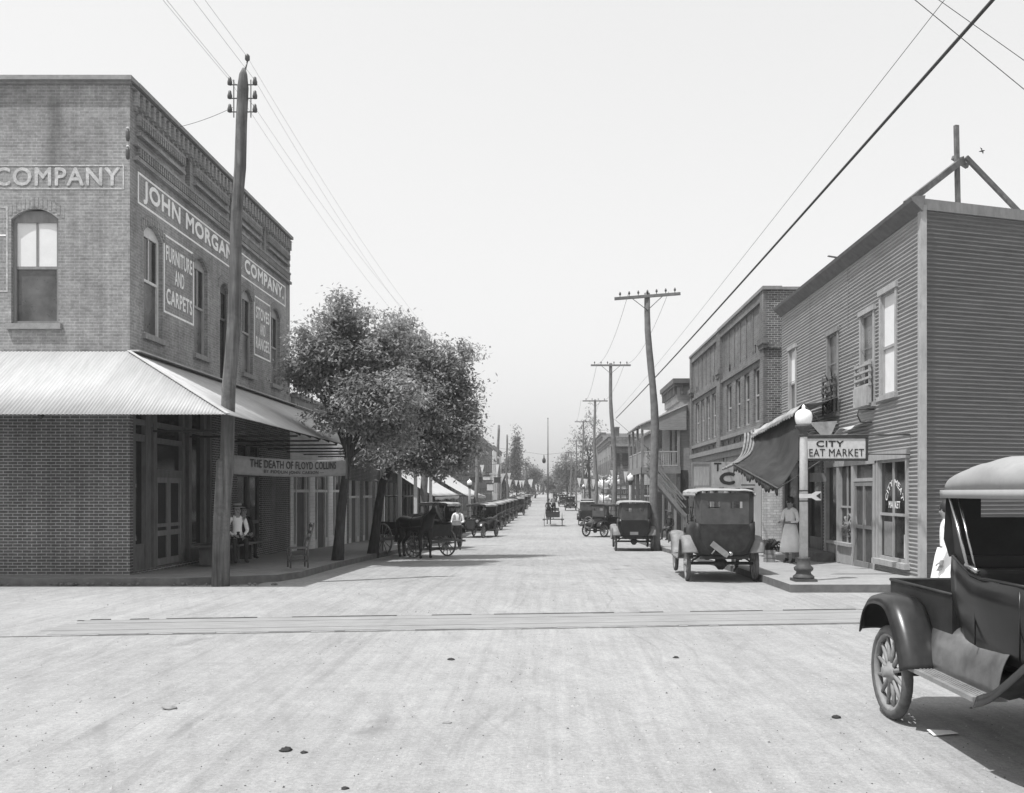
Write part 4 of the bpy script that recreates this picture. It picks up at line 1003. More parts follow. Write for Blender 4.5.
# pattern on the flat-roofed side wall: arched blind openings facing the street crossing
mb = MB()
for i in range(3):
    u = 5.95+i*.75
    mb.box(u, u+.5, 81.93, 81.99, 4.2, 5.3)
mb.build('blind_arch', M_WOODK, S10)
mb = MB(); mb.box(5.7, 7.6, 81.0, 81.95, 2.0, 2.15); mb.box(5.6, 7.8, 81.6, 81.96, 5.9, 6.1); mb.build('ledge', M_WOODG, S10)
mb = MB(); mb.lathe([(.3, 0), (.3, 1.0), (.34, 1.0), (.34, 1.1)], 8, (6.3, 84, 6.7)); mb.box(6.0, 6.9, 83.5, 84.4, 6.4, 6.9); mb.tube([(6.0, 84, 7), (6.0, 84, 8.2)], .03, 4); mb.build('chimney', M_BRICK, S10)
# porch posts in front of the left brick shop, plain porch roof
PO = thing('street_porch', 'lean-to porch roof on thin posts before the left brick shop', 'porch')
mb = MB(); mb.add([(LX+.05,40.4,3.6),(-5.8,40.4,2.75),(-5.8,46.3,2.65),(LX+.05,46.3,3.5)], [(0,1,2,3)]); mb.build('roof', M_WOODG, PO, solid=.05)
for y, m_ in ((32.6, M_WOODW), (36.4, M_WOODL), (40.8, M_WOODW), (44.0, M_WOODL), (46.1, M_WOODW)):
    mb = MB(); mb.box(-5.9, -5.76, y-.07, y+.07, g(y)+.15, 2.72 if y > 40 else 3.0); mb.build('post', m_, PO)
mb = MB(); mb.box(-5.92, -5.74, 31.5, 40.4, 2.9, 3.0); mb.build('beam', M_WOODG, PO)

# awnings on the left
def awning(label, y0, y1, xi, zi, xo, zo, m, sagv=.12):
    t = thing('shop_awning', label, 'awning', group='canvas awnings over the left shops')
    mb = MB(); P0, P1, Q0, Q1 = Vector((xi, y0, zi)), Vector((xi, y1, zi)), Vector((xo, y0, zo)), Vector((xo, y1, zo))
    mb.grid(lambda s, u: tuple(P0.lerp(P1, s).lerp(Q0.lerp(Q1, s), u)+Vector((0, 0, -sagv*math.sin(math.pi*u)+.03*math.sin(s*20)*u))), 30, 8)
    mb.grid(lambda s, u: tuple(Q0.lerp(Q1, s)+Vector((.01, 0, .03*math.sin(s*20)-(.16+.05*abs(math.sin(s*50)))*u))), 90, 1)
    mb.build('canvas', m, t, solid=.01)
    mb = MB(); mb.tube([Q0, Q1], .03, 6); mb.tube([(LX+.05, y0, zo), Q0], .02, 5); mb.tube([(LX+.05, y1, zo), Q1], .02, 5); mb.build('awning_frame', M_IRON, t)
    return t
M_AWW = mat('awning_white', .62, .85, .08, 4, None, .2)
awning('large white canvas awning just right of the second tree trunk', 47.2, 60, LX+.06, 3.55, -5.75, 1.62, M_AWW)
awning('second white canvas awning beyond the large one', 62.5, 76, LX+.06, 3.7, -5.35, 1.55, M_AWW)
awning('small far awning beside the hanging signs', 78, 84, LX+.06, 2.6, -5.6, 1.5, M_AWW)
# hanging shop signs, left
def hang_sign(label, y, x0, x1, z0, z1, m):
    t = thing('hanging_sign', label, 'sign', group='small signs hung over the far left pavement')
    mb = MB(); mb.box(x0, x1, y-.05, y+.05, z0, z1); mb.build('board', m, t)
    mb = MB(); mb.box(x0-.05, x1+.05, y-.07, y+.07, z1, z1+.08); mb.box(x0-.05, x1+.05, y-.07, y+.07, z0-.08, z0); mb.build('sign_frame', M_WOODK, t)
    mb = MB(); mb.tube([(LX, y, z1+.3), (x1, y, z1+.3)], .03, 5); mb.tube([(x0+.1, y, z1), (x0+.1, y, z1+.3)], .015, 4); mb.tube([(x1-.1, y, z1), (x1-.1, y, z1+.3)], .015, 4); mb.build('bracket', M_WIRE, t)
for lab, px0, px1, py0, py1, y, m_ in (
    ('wide dark hanging sign left of the others', 470, 482, 478, 481.5, 72, M_WOODK), ('dark hanging sign with white rim below the bunting', 483, 490, 476.5, 480, 76, M_SIGN),
    ('squarish white box sign under the dark signs', 487, 493, 484, 490.5, 80, M_SIGN), ('dark sign at the right of the hanging signs', 494, 500.5, 478, 482, 92, M_WOODK)):
    k = y/F; hang_sign(lab, y, (px0-PX)*k, (px1-PX)*k, H+(PY-py1)*k, H+(PY-py0)*k, m_)
# billboard/white display on right
BB = thing('billboard', 'white panelled billboard behind the parked cars on the right', 'billboard')
y = 66.0; k = y/F; c = lambda px: (px-PX)*k; cz = lambda py: H+(PY-py)*k
mb = MB(); mb.box(c(614), c(646), y, y+.1, cz(499), cz(485)); mb.build('panel', M_SIGN, BB)
mb = MB()
for i in range(4): mb.box(c(614), c(646), y-.04, y-.002, cz(499)+i*(cz(485)-cz(499))/3-.05, cz(499)+i*(cz(485)-cz(499))/3+.05)
for i in range(6): mb.box(c(614+6.2*i)-.03, c(614+6.2*i)+.06, y-.06, y-.042, cz(503), cz(485))
for i in range(14):
    u = 615+2.2*i; mb.box(c(u), c(u+1.3), y-.07, y-.062, cz(492.5+random.uniform(0, 2)), cz(489))
mb.build('lattice', M_WOODD, BB)
# ================================================================== POLES AND WIRES
def pole_path(x, y, zb, zt, tx, ty, r0, r1, wob, n=14, nn=12, seed=1):
    random.seed(seed); pts = []; rs = []
    for i in range(n+1):
        f = i/n; w_ = math.sin(f*math.pi)
        pts.append((x+(tx-x)*f+wob*w_*math.sin(f*7+seed), y+(ty-y)*f, zb+(zt-zb)*f)); rs.append((r0+(r1-r0)*f)*random.uniform(.93, 1.07))
    return pts, rs
NP = thing('utility_pole', 'thick crooked wooden pole with insulators piercing the tin canopy corner', 'utility pole', (-6.46, 18.3, 0))
mb = MB()
pts = [(0, 0, -.3), (.02, 0, 1.2), (.09, 0, 2.6), (.13, 0, 3.9), (.24, 0, 5.2), (.25, 0, 6.2), (.27, 0, 7.2), (.36, 0, 8.3), (.38, 0, 9.2), (.41, 0, 9.9), (.42, 0, 10.15), (.43, 0, 10.28)]
rs = [.14, .135, .13, .125, .12, .118, .112, .108, .108, .10, .085, .03]
mb.tube(pts, rs, 14, jit=.13); mb.build('pole', M_POLE, NP)
mb = MB(); mb.tube([(-.08, -.06, -.2), (-.05, -.06, 1.2), (.01, -.05, 2.45), (.01, -.05, 2.5)], [.115, .11, .10, .07], 10, jit=.06); mb.build('stub_pole', M_POLE, NP)
ins_pts = []
for s in (-1, 1):
    for z in (10.0, 9.73, 9.46):
        mb = MB(); x = .40+s*.12
        mb.tube([(x-.02*s, 0, z-.05), (x+.1*s, 0, z-.05), (x+.13*s, 0, z)], .012, 6); mb.lathe([(.02, -.06), (.045, -.05), (.05, .0), (.035, .05), (.03, .09), (.01, .11)], 8, (x+.13*s, 0, z))
        mb.build('insulator', M_INS, NP); ins_pts.append((-6.46+x+.13*s, 18.3, z+.04))
mb = MB()
for s in (-1, 1): mb.box(.40+s*.17-.008, .40+s*.17+.008, -.01, .01, 9.3, 10.05)
mb.build('bracket', M_IRON, NP)
mb = MB(); mb.tube([(.45, 0, 10.2), (.5, 0, 10.42)], .015, 6); mb.lathe([(.02, 0), (.05, .03), (.05, .1), (.02, .14)], 8, (.5, 0, 10.42)); mb.build('insulator', M_INS, NP); ins_pts.append((-5.96, 18.3, 10.5))

def cross_pole(label, x, y, zt, tx, arm, tilt=0., r=.15, seed=3, nins=6, group='utility poles with crossarms on the right', arm2=None, m=None):
    gz = g(y)
    t = thing('utility_pole', label, 'utility pole', (x, y, gz), 0, group); h = zt-gz
    mb = MB(); pts, rs = pole_path(0, 0, -.2, h, tx-x, 0, r, r*.62, .12, seed=seed)
    mb.tube(pts, rs, 10, jit=.04); mb.build('pole', m or M_POLEF, t)
    for zz, ar in ((h-.15, arm), (arm2 or (0, 0))):
        if not ar: continue
        c_ = Vector((tx-x, -.12, zz)); d_ = Vector((math.cos(tilt), 0, math.sin(tilt)))
        mb = MB(); mb.beam(c_-d_*ar/2, c_+d_*ar/2, .09, .11)
        mb.tube([c_-d_*ar*.25, c_+Vector((0, 0, -.55))], .015, 4); mb.tube([c_+d_*ar*.25, c_+Vector((0, 0, -.55))], .015, 4)
        am = mb.build('crossarm', m or M_POLEF, t)
        for i in range(nins):
            p = c_+d_*ar*((i+.5)/nins-.5)*.97+Vector((0, 0, .05))
            mb = MB(); mb.lathe([(.012, 0), (.015, .07), (.04, .08), (.045, .13), (.02, .2)], 6, p); mb.build('insulator', M_INS, am)
    return t
cross_pole('nearest crossarm pole on the right, bent and tilted, beside the parked touring car', 4.34, 36.3, 9.7, 3.95, 2.6, R(4.5), .19, 4, 7)
cross_pole('second crossarm pole on the right, between the bent pole and the thinner ones', 4.45, 60, 10.25, 4.15, 2.6, 0, .17, 5, 6)
cross_pole('third crossarm pole on the right, taller than the two behind it', 4.65, 88, 10.7, 4.6, 2.4, 0, .17, 6, 4)
cross_pole('fourth crossarm pole on the right, before the big tree', 4.7, 118, 11.0, 4.65, 2.2, 0, .16, 7, 4)
cross_pole('fifth crossarm pole on the right, in the leaves of the big tree', 4.7, 148, 10.2, 4.7, 2.2, 0, .16, 8, 2)
cross_pole('farthest crossarm pole on the right', 4.6, 176, 9.6, 4.6, 2.2, 0, .16, 9, 2)
GL = 'plain utility poles along the left kerb'
cross_pole('thick pole standing in the leaves of the second street tree', -5.28, 40, 8.85, -5.35, 0, 0, .17, 10, 0, GL)
cross_pole('pole at the right edge of the tree crowns, left kerb', -5.25, 67.5, 8.6, -5.2, 0, 0, .17, 11, 0, GL)
cross_pole('tall dark pole in front of the brick block, left kerb', -5.3, 99.5, 9.1, -5.2, 0, 0, .2, 12, 0, GL)
cross_pole('slim pole right of the pale building, left kerb', -5.25, 121, 9.4, -5.25, 0, 0, .18, 13, 0, GL)
cross_pole('farthest short pole at the end of the left row', -5.2, 235, 8.4, -5.2, 0, 0, .16, 14, 0, GL)
FP = thing('flagpole', 'very tall thin pale pole in the middle of the far street', 'flagpole', (.12, 122, g(122)))
mb = MB(); mb.tube([(0, 0, -.2), (0, 0, 6), (0, 0, 12.2)], [.13, .10, .06], 8); mb.lathe([(.01, 12.2), (.1, 12.3), (.01, 12.4)], 8); mb.build('pole', M_POLEF, FP)
mb = MB(); mb.box(-.35, .35, -.35, .35, -.1, .5); mb.build('base', M_CONC, FP)
def wire(label, pts, r, group=None, n=24, sagz=0.):
    mb = MB(); P = []
    for a, b_ in zip(pts, pts[1:]):
        a, b_ = Vector(a), Vector(b_); q = [a.lerp(b_, i/n)+Vector((0, 0, -sagz*4*(i/n)*(1-i/n))) for i in range(n+1)]
        P += q if not P else q[1:]
    mb.tube(P, r, 5); return tag(mb.build('overhead_wire', M_WIRE), label, 'wire', group)
wire('thick black cable falling from the top right corner to the second crossarm pole', [(4.4, -12, 7.6), (5.32, 11, 7.72), (4.5, 59.9, 6.65)], .025, sagz=.12)
wire('thin wire beside the thick cable at the upper right', [(3.9, -12, 7.6), (4.75, 11, 7.73), (4.45, 59.9, 7.0)], .0045, sagz=.15)
wire('thin wire crossing the top right corner, lower of two', [(.4, 10, 9.7), (4.0, 10, 7.2), (5.3, 10.1, 6.22), (9.5, 11, 3.2)], .0045)
wire('thin wire crossing the top right corner, upper of two', [(.6, 11.5, 10.6), (4.9, 11.5, 8.0), (6.0, 11.5, 7.22), (10.5, 12.5, 3.6)], .0045)
for i, (x, y, z) in enumerate(ins_pts):
    if i in (1, 2, 4): continue
    s_ = ['outermost left upper', '', '', 'right upper', '', 'right lower', 'topmost'][i]
    wire('thin wire from the %s insulator of the crooked pole away down the street' % s_, [(x, y, z), (-5.35+.1*i-.3, 39.95, 8.55+.03*i)], .0025, 'wires on the crooked pole', sagz=.35)
    wire('thin wire from the %s insulator of the crooked pole out over the viewer' % s_, [(x, y, z), (x+.3, -20, z+.2)], .003, 'wires on the crooked pole', sagz=.5)
wire('faint wire from the canopy pole to the brick corner insulators', [(-6.25, 18.3, 9.5), (-8.62, 19.4, 9.45)], .005, sagz=.12)
for a, b_, s_ in (((3.2, 36.3, 9.65), (3.3, 60, 10.2), 'left'), ((4.8, 36.3, 9.75), (5.2, 60, 10.2), 'right')):
    wire('wire on the %s end of the crossarms between the first two right poles' % s_, [a, b_], .007, 'wires on the right crossarms', sagz=.6)
for y0_, z0_, y1_, z1_ in ((60, 10.2, 88, 10.65), (88, 10.65, 118, 10.9)):
    for s_ in (-.9, .9): wire('wire on the %s end of the crossarms beyond the %s right pole' % ('left' if s_ < 0 else 'right', 'second' if y0_ == 60 else 'third'), [(4.15+s_, y0_, z0_), (4.6+s_, y1_, z1_)], .009, 'wires on the right crossarms', sagz=.5)
wire('stay wire from the second crossarm pole to the balcony house', [(4.4, 60, 6.6), (6.4, 50, 3.4)], .012)
sp_ = (-.33, 102, 5.2)
wire('span wire across the far street carrying the hanging lamp', [(-5.2, 99.5, 6.6), (sp_[0], 101, 5.95), (4.6, 103, 6.5)], .012)
HL = thing('hanging_street_light', 'small dark lamp hung on a wire over the middle of the far street', 'street light', (-.33, 101, 5.0))
mb = MB(); mb.lathe([(.03, 0), (.14, .05), (.2, .2), (.2, .4), (.08, .6), (.03, .95)], 10); mb.build('lamp_head', M_WIRE, HL)

# bunting
def bunting(label, x0, z0, x1, z1, y, n, sg, w=.45, h=.75, skip=()):
    t = thing('bunting', label, 'bunting', group='strings of white pennants over the street')
    P = [Vector((x0+(x1-x0)*i/40, y, z0+(z1-z0)*i/40-sg*4*(i/40)*(1-i/40))) for i in range(41)]
    mb = MB(); mb.tube(P, .012, 4); mb.build('cord', M_WIRE, t)
    for i in range(n):
        f = (i+.5)/n
        if any(a <= f <= b_ for a, b_ in skip): continue
        q = P[0].lerp(P[-1], f); q.z -= sg*4*f*(1-f)
        mb = MB(); a_ = random.uniform(-.05, .05); w2, h2 = w*random.uniform(.35, .6), h*random.uniform(.6, 1.2); q.x += random.uniform(-.4, .4)*w; mb.add([(q.x-w2, y, q.z), (q.x+w2, y, q.z), (q.x+a_, y+.1, q.z-h2)], [(0, 1, 2)]); mb.build('pennant', M_CLW, t, solid=.01)
    return t
bunting('nearest pennants hung over the left pavement before the brick block', -6.6, 3.95, -3.3, 4.0, 70, 3, .05, .36, .78)
bunting('pennants hung over the right pavement by the second crossarm pole', 4.2, 3.4, 6.5, 3.3, 62, 3, .1, .4, .8)
bunting('pennants strung over the left kerb in front of the pale building', -8.6, 4.6, -4.2, 4.2, 110, 6, .3, .6, 1.1)
bunting('far pennants strung across the left side of the street under the poplar', -8.5, 4.6, -2.0, 4.0, 150, 9, .5, .7, 1.3)
bunting('farthest pennants strung low across the street end', -7, 4.6, 5, 4.6, 215, 12, .9, .8, 1.5)
bunting('far pennants at the foot of the big right tree', 3.0, 3.4, 7.4, 3.6, 96, 6, .3, .5, 1.0)
FL = thing('flag_display', 'mass of white cloth festoons before the shops on the right', 'festoon')
random.seed(5)
for i in range(26):
    y = random.uniform(70, 80); px = random.uniform(601, 616); py = random.uniform(480, 501); k = y/F
    x = (px-PX)*k; z = H+(PY-py)*k; s_ = random.uniform(.15, .4)
    mb = MB(); mb.grid(lambda a, b_: (x+s_*(a-.5)*2, y+.1*math.sin(a*9), z+s_*b_*1.3-.15*math.sin(a*3.1)), 6, 3); mb.build('cloth', M_CLW if i % 3 else M_CLG, FL, solid=.02)
mb = MB()
for x in (4.3, 5.2, 5.9): mb.box(x-.04, x+.04, 70, 70.08, g(70), 3.0)
for z in (1.2, 2.0, 2.8): mb.box(4.2, 6.0, 69.9, 69.98, z, z+.06)
mb.build('stand', M_WOODD, FL)

# street lamps
def street_lamp(label, x, y, hh=3.5):
    t = thing('street_lamp', label, 'street lamp', (x, y, g(y)+.15), 0, 'white street lamps along both kerbs')
    mb = MB(); mb.lathe([(.085*1, .42), (.075, 2.65), (.07, 2.78), (.075, 2.8)], 16); mb.build('post', M_LAMPW, t)
    mb = MB(); mb.box(-.21, .21, -.21, .21, 0, .05); mb.lathe([(.20, .05), (.21, .09), (.15, .14), (.14, .18), (.185, .22), (.19, .26), (.13, .31), (.115, .42), (.13, .45), (.09, .46)], 12); mb.build('base', M_IRON, t)
    mb = MB(); mb.lathe([(.08, 2.78), (.10, 2.82), (.07, 2.86), (.1, 2.9), (.16, 2.97), (.155, 3.01)], 16); mb.build('collar', M_IRON, t)
    mb = MB(); mb.lathe([(.11, 3.0), (.145, 3.05), (.162, 3.12), (.165, 3.19), (.15, 3.25), (.11, 3.29), (.05, 3.315), (.03, 3.33), (.032, 3.37), (.008, 3.41)], 20); mb.build('globe', M_OPAL, t)
    return t
lamp = street_lamp('white lamp post with arrow sign on the right pavement corner', 4.95, 17.75)
mb = MB(); P = [(-.10, -.04), (.14, -.04), (.22, -.085), (.32, -.085), (.32, .085), (.22, .085), (.14, .04), (-.10, .04)]
zc = H+(PY-495)*17.6/F-.15
mb.add([(x-.01, -.10, zc+z) for x, z in P]+[(x-.01, -.088, zc+z) for x, z in P], [tuple(range(8)), tuple(range(8, 16))[::-1]]+[(i, (i+1) % 8, 8+(i+1) % 8, 8+i) for i in range(8)])
asn = mb.build('arrow_sign', M_SIGN, lamp)
mb = MB(); mb.add([(.21, -.104, zc), (.3, -.104, zc+.065), (.3, -.104, zc-.065)], [(0, 1, 2)]); mb.lathe([(.09, zc+.09), (.092, zc+.11)], 14); mb.lathe([(.09, zc-.11), (.092, zc-.09)], 14); mb.build('arrow_mark', M_PAINTB, asn)
for lab, x, y in (('small white street lamp by the white awnings on the left kerb', -5.05, 60), ('white street lamp behind the parked cars before the billboard', 4.35, 48), ('distant white street lamp at the right kerb between far poles', 4.45, 112)):
    c_ = None
    src = lamp
    r_ = thing('street_lamp', lab, 'street lamp', (x, y, g(y)+.15), 0, 'white street lamps along both kerbs')
    for ch in list(lamp.children):
        if ch.name.startswith('arrow'): continue
        q = ch.copy(); COL.objects.link(q); q.parent = r_

# ================================================================== TREES
def leaf_mat(name, v):
    m, t, b = nodes_mat(name)
    tc = t.nodes.new('ShaderNodeTexCoord').outputs['Object']
    n1 = noise(t, tc, 1.6, 4, .6); n2 = noise(t, tc, 9, 2, .5)
    c = mix_rgb(t, ramp(t, n1, .35, .65), v*.7, v*1.35); c = mix_rgb(t, 1., c, mix_rgb(t, ramp(t, n2, .3, .7), .7, 1.35), 'MULTIPLY')
    t.links.new(c, b.inputs['Base Color']); b.inputs['Roughness'].default_value = .8; b.inputs['Specular IOR Level'].default_value = .1
    tr_ = t.nodes.new('ShaderNodeBsdfTranslucent'); t.links.new(c, tr_.inputs[0])
    mx = t.nodes.new('ShaderNodeMixShader'); mx.inputs[0].default_value = .4
    t.links.new(b.outputs[0], mx.inputs[1]); t.links.new(tr_.outputs[0], mx.inputs[2])
    t.links.new(mx.outputs[0], t.nodes['Material Output'].inputs['Surface'])
    return m
M_LEAF = leaf_mat('leaves', .30); M_LEAFF = leaf_mat('leaves_far', .17)
def leaves_obj(parent, blobs, n, size, m, seed, clump=.28, per=14, name='crown', droop=.3):
    """blobs: (x,y,z,rx,ry,rz) in local coords; clumps scattered mostly near the surface of each blob"""
    rnd = random.Random(seed); V = []; Fc = []
    vol = [b[3]*b[4]*b[5] for b in blobs]; tot = sum(vol)
    nc = n//per
    for bi, b in enumerate(blobs):
        for _ in range(max(3, int(nc*vol[bi]/tot))):
            while True:
                d = Vector((rnd.gauss(0, 1), rnd.gauss(0, 1), rnd.gauss(0, 1)))
                if d.length > .1: break
            d.normalize(); rr = rnd.random()**.42*(1+.20*math.sin(d.x*6+seed+bi)+.18*math.sin(d.z*8+d.y*5+bi*2)); 
            if rr > .7 and rnd.random() < .16: rr *= rnd.uniform(1.1, 1.4)
            c_ = Vector((b[0]+d.x*b[3]*rr, b[1]+d.y*b[4]*rr, b[2]+d.z*b[5]*rr))
            cs = clump*rnd.uniform(.6, 1.4)
            for _l in range(per):
                p = c_+Vector((rnd.gauss(0, cs), rnd.gauss(0, cs), rnd.gauss(0, cs*.6)))
                s_ = size*rnd.uniform(.6, 1.4)
                a = Vector((rnd.uniform(-1, 1), rnd.uniform(-1, 1), rnd.uniform(-1, droop))).normalized()
                q = a.cross(Vector((rnd.uniform(-.6, .6), rnd.uniform(-.6, .6), 1))).normalized()
                o_ = len(V); w_ = s_*.24
                V += [tuple(p), tuple(p+a*s_*.5+q*w_), tuple(p+a*s_), tuple(p+a*s_*.5-q*w_)]; Fc.append((o_, o_+1, o_+2, o_+3))
    me = bpy.data.meshes.new(name); me.from_pydata(V, [], Fc); me.materials.append(m); me.update()
    o = bpy.data.objects.new(name, me); COL.objects.link(o); o.parent = parent; return o
def tree(name, label, x, y, blobs, n, size, trunk, r0, m=None, seed=1, clump=.28, group=None, per=14, limbs=True, cat='tree'):
    t = thing(name, label, cat, (x, y, g(y)+.0), 0, group)
    mb = MB(); k = len(trunk)
    mb.tube(trunk, [r0*1.25]+[r0*(1-.45*i/k) for i in range(1, k)], 10, jit=.05)
    top = Vector(trunk[-1])
    if limbs:
        for b in [q for q in blobs if q[3] > .5*max(w[3] for w in blobs)]:
            c_ = Vector(b[:3]); mid = top.lerp(c_, .5)+Vector((0, 0, -.1*b[5])); mb.tube([top-Vector((0, 0, .15)), mid, c_], [r0*.5, r0*.3, r0*.12], 6)
            rnd = random.Random(seed)
            for _ in range(4):
                e = c_+Vector((rnd.uniform(-1, 1)*b[3], rnd.uniform(-1, 1)*b[4], rnd.uniform(-.3, .7)*b[5]))*.75; mb.tube([mid, mid.lerp(e, .6)+Vector((0, 0, .1)), e], [r0*.25, r0*.14, r0*.04], 5)
    mb.build('trunk', M_BARK, t)
    leaves_obj(t, blobs, n, size, m or M_LEAF, seed, clump, per)
    return t
def P2(px, py, y, oy, ox, gz): # pixel -> local coords at depth y
    return ((px-PX)/F*y-ox, y-oy, H+(PY-py)/F*y-gz)
def blobs_from(lst, x, y):
    gz = g(y); out = []
    for px, py, rpx, rpz, dy in lst:
        yy = y+dy; a = P2(px, py, yy, y, x, gz); k = yy/F
        out.append((a[0], a[1], a[2], rpx*k*.9, rpx*k*.95, rpz*k*.9))
        rb_ = random.Random(int(px*7+py))
        for _ in range(3):
            an = rb_.uniform(0, 6.28); out.append((a[0]+math.cos(an)*rpx*k*.85, a[1]+rb_.uniform(-.6, .6)*rpx*k, a[2]+math.sin(an)*rpz*k*.85, rpx*k*.34, rpx*k*.34, rpz*k*.3))
    return out
x, y = -5.68, 24.9
bl = blobs_from([(346, 322, 26, 26, 0), (318, 350, 28, 26, -.6), (355, 362, 42, 32, .3), (318, 380, 26, 18, .2), (395, 345, 22, 26, .8), (370, 400, 45, 28, -.3), (350, 414, 32, 16, -.2), (300, 372, 16, 22, 0), (385, 432, 28, 18, .3)], x, y)
tree('street_tree', 'nearer leaning street tree beside the cloth banner', x, y, bl, 52000, .12, [(0, 0, -.1), (.06, 0, .8), (.12, 0, 1.6), (.22, 0, 2.4), (.32, 0, 3.1)], .15, seed=3, clump=.17, per=42, group='street trees on the left pavement')
x, y = -5.62, 29.6
bl = blobs_from([(398, 330, 22, 20, 0), (408, 358, 34, 30, 0), (447, 362, 28, 24, .4), (456, 392, 26, 30, .6), (415, 400, 44, 34, -.2), (440, 436, 38, 24, 0), (395, 452, 38, 16, -1.0), (462, 420, 18, 24, .2), (464, 446, 17, 20, .3), (442, 464, 22, 12, 0), (430, 462, 30, 12, -.5), (375, 445, 26, 16, -.6), ], x, y)
tree('street_tree', 'farther leaning street tree with the pole among its leaves', x, y, bl, 54000, .13, [(0, 0, -.1), (.1, 0, .8), (.2, 0, 1.6), (.32, 0, 2.4), (.6, 0, 3.0)], .17, seed=8, clump=.19, per=42, group='street trees on the left pavement')
def simple_tree(label, px, py_top, y, wpx, py_bot, seed, n=2500, size=.5, m=None, cat='tree', name='leafy_tree', group='trees at the far end of the street', slim=False):
    x = (px-PX)/F*y; gz = g(y); k = y/F; rnd = random.Random(seed)
    zt, zb = H+(PY-py_top)*k-gz, max(1.2, H+(PY-py_bot)*k-gz); r_ = wpx*k/2; bl = []
    hgt = zt-zb; nb = 7 if not slim else 6
    for i in range(nb):
        f = (i+.5)/nb; w_ = math.sin(math.pi*(f*.8+.15))
        ox = rnd.uniform(-.5, .5)*r_*w_*(0.3 if slim else 1)
        bl.append((ox, rnd.uniform(-.4, .4)*r_, zb+hgt*f, r_*w_*rnd.uniform(.55, .8), r_*w_*.7, hgt/nb*rnd.uniform(.8, 1.15)))
    if not slim:
        for s_ in (-1, 1): bl.append((s_*r_*.6, 0, zb+hgt*rnd.uniform(.3, .6), r_*.42, r_*.5, hgt*.2))
    tr_ = [(0, 0, -.2), (.05*r_, 0, zb*.6), (0, 0, zb+hgt*.15), (0, 0, zb+hgt*.4)]
    return tree(name, label, x, y, bl, n, size, tr_, max(.14, r_*.07), m or M_LEAFF, seed, clump=size*.9, group=group, per=8)
simple_tree('big loose-crowned tree behind the right poles', 589, 408, 131, 42, 492, 21, 3800, .3)
simple_tree('rounded tree left of the big right tree', 567, 448, 182, 30, 495, 22, 5000, .4)
simple_tree('low tree hanging over the right of the street end', 556, 466, 190, 24, 496, 23, 3000, .5)
simple_tree('tree squeezed between the plain building and the billboard', 603, 470, 104, 16, 498, 24, 1500, .35)
simple_tree('tall slim poplar left of the flagpole', 516.5, 427, 175, 12, 492, 25, 5200, .42, name='poplar', slim=True, cat='tree')
simple_tree('bushy tree right of the poplar', 528, 456, 205, 26, 498, 26, 3200, .5)
simple_tree('tree between the pale building and the poplar', 506, 452, 180, 16, 494, 27, 2500, .45)
simple_tree('broad dark tree at the left of the street end', 535, 466, 230, 28, 499, 28, 3600, .55)
simple_tree('low tree just left of the flagpole at the street end', 543, 474, 290, 20, 496, 29, 2500, .6)
simple_tree('far tree closing the view right of the flagpole', 553, 478, 330, 22, 495, 30, 2500, .7)
simple_tree('far tree closing the view at the flagpole', 546, 481, 380, 20, 494, 31, 2500, .8)
# far woods as one mass
bl = []
rnd = random.Random(4)
for i in range(90):
    x = rnd.uniform(-150, 150); y = rnd.uniform(400, 520); bl.append((x, y, 5+rnd.uniform(0, 3), rnd.uniform(5, 9), 6, rnd.uniform(4, 7)))
wd = leaves_obj(None, bl, 34000, 1.7, M_LEAFF, 5, 1.2, 8, 'far_woods'); tag(wd, 'hazy woods closing off the end of the street', 'woods', kind='stuff')

# flying bird
BD = MB(); 
for s_ in (-1, 1): BD.add([(0, 0, 0), (s_*.16, .05, .09), (s_*.33, .02, .02), (s_*.15, -.05, .03)], [(0, 1, 2, 3)])
BD.tube([(0, -.14, 0), (0, 0, .0), (0, .16, 0)], [.01, .045, .01], 6)
bd = BD.build('bird', M_CLK, solid=.01); bd.location = ((982-PX)/F*26, 26, H+(PY-151)*26/F); bd.rotation_euler = (0, .3, .9); bd.scale = (.5,)*3; tag(bd, 'small dark bird flying above the corrugated building', 'bird')
# ================================================================== MOTOR CARS (x forward, y left, origin under the rear axle)
def make_wheel(parent, x, y, z=.38, r=.38, tm=None, spm=None, n=24, lean=0, ns=12):
    s_ = 1 if y > 0 else -1
    mb = MB(); mb.T = Matrix.Translation((x, y, z))
    mb.lathe([(.02, s_*.075), (.045, s_*.07), (.05, s_*.03), (.085, s_*.02), (.085, -s_*.02), (.05, -s_*.03)], 12, axis='y')
    for i in range(ns):
        a = 2*math.pi*(i+.5)/ns; c_, d = math.cos(a), math.sin(a)
        mb.tube([(.06*c_, 0, .06*d), (.15*c_, 0, .15*d), ((r-.085)*c_, 0, (r-.085)*d)], [.018, .02, .013], 6)
    w = mb.build('wheel', spm or M_SPOKE, parent)
    mb = MB(); mb.T = Matrix.Translation((x, y, z)); a = r-.09
    mb.lathe([(a, -.028), (a+.02, -.032), (a+.035, -.03), (a+.035, .03), (a+.02, .032), (a, .028)], n, axis='y', closed=True); mb.build('rim', spm or M_SPOKE, w)
    mb = MB(); mb.T = Matrix.Translation((x, y, z)); q = []
    for i in range(10):
        th_ = 2*math.pi*i/10; q.append((r-.042+.044*math.cos(th_), .044*math.sin(th_)))
    mb.lathe(q, n, axis='y', closed=True); mb.build('tyre', tm or M_TYRE, w)
    return w
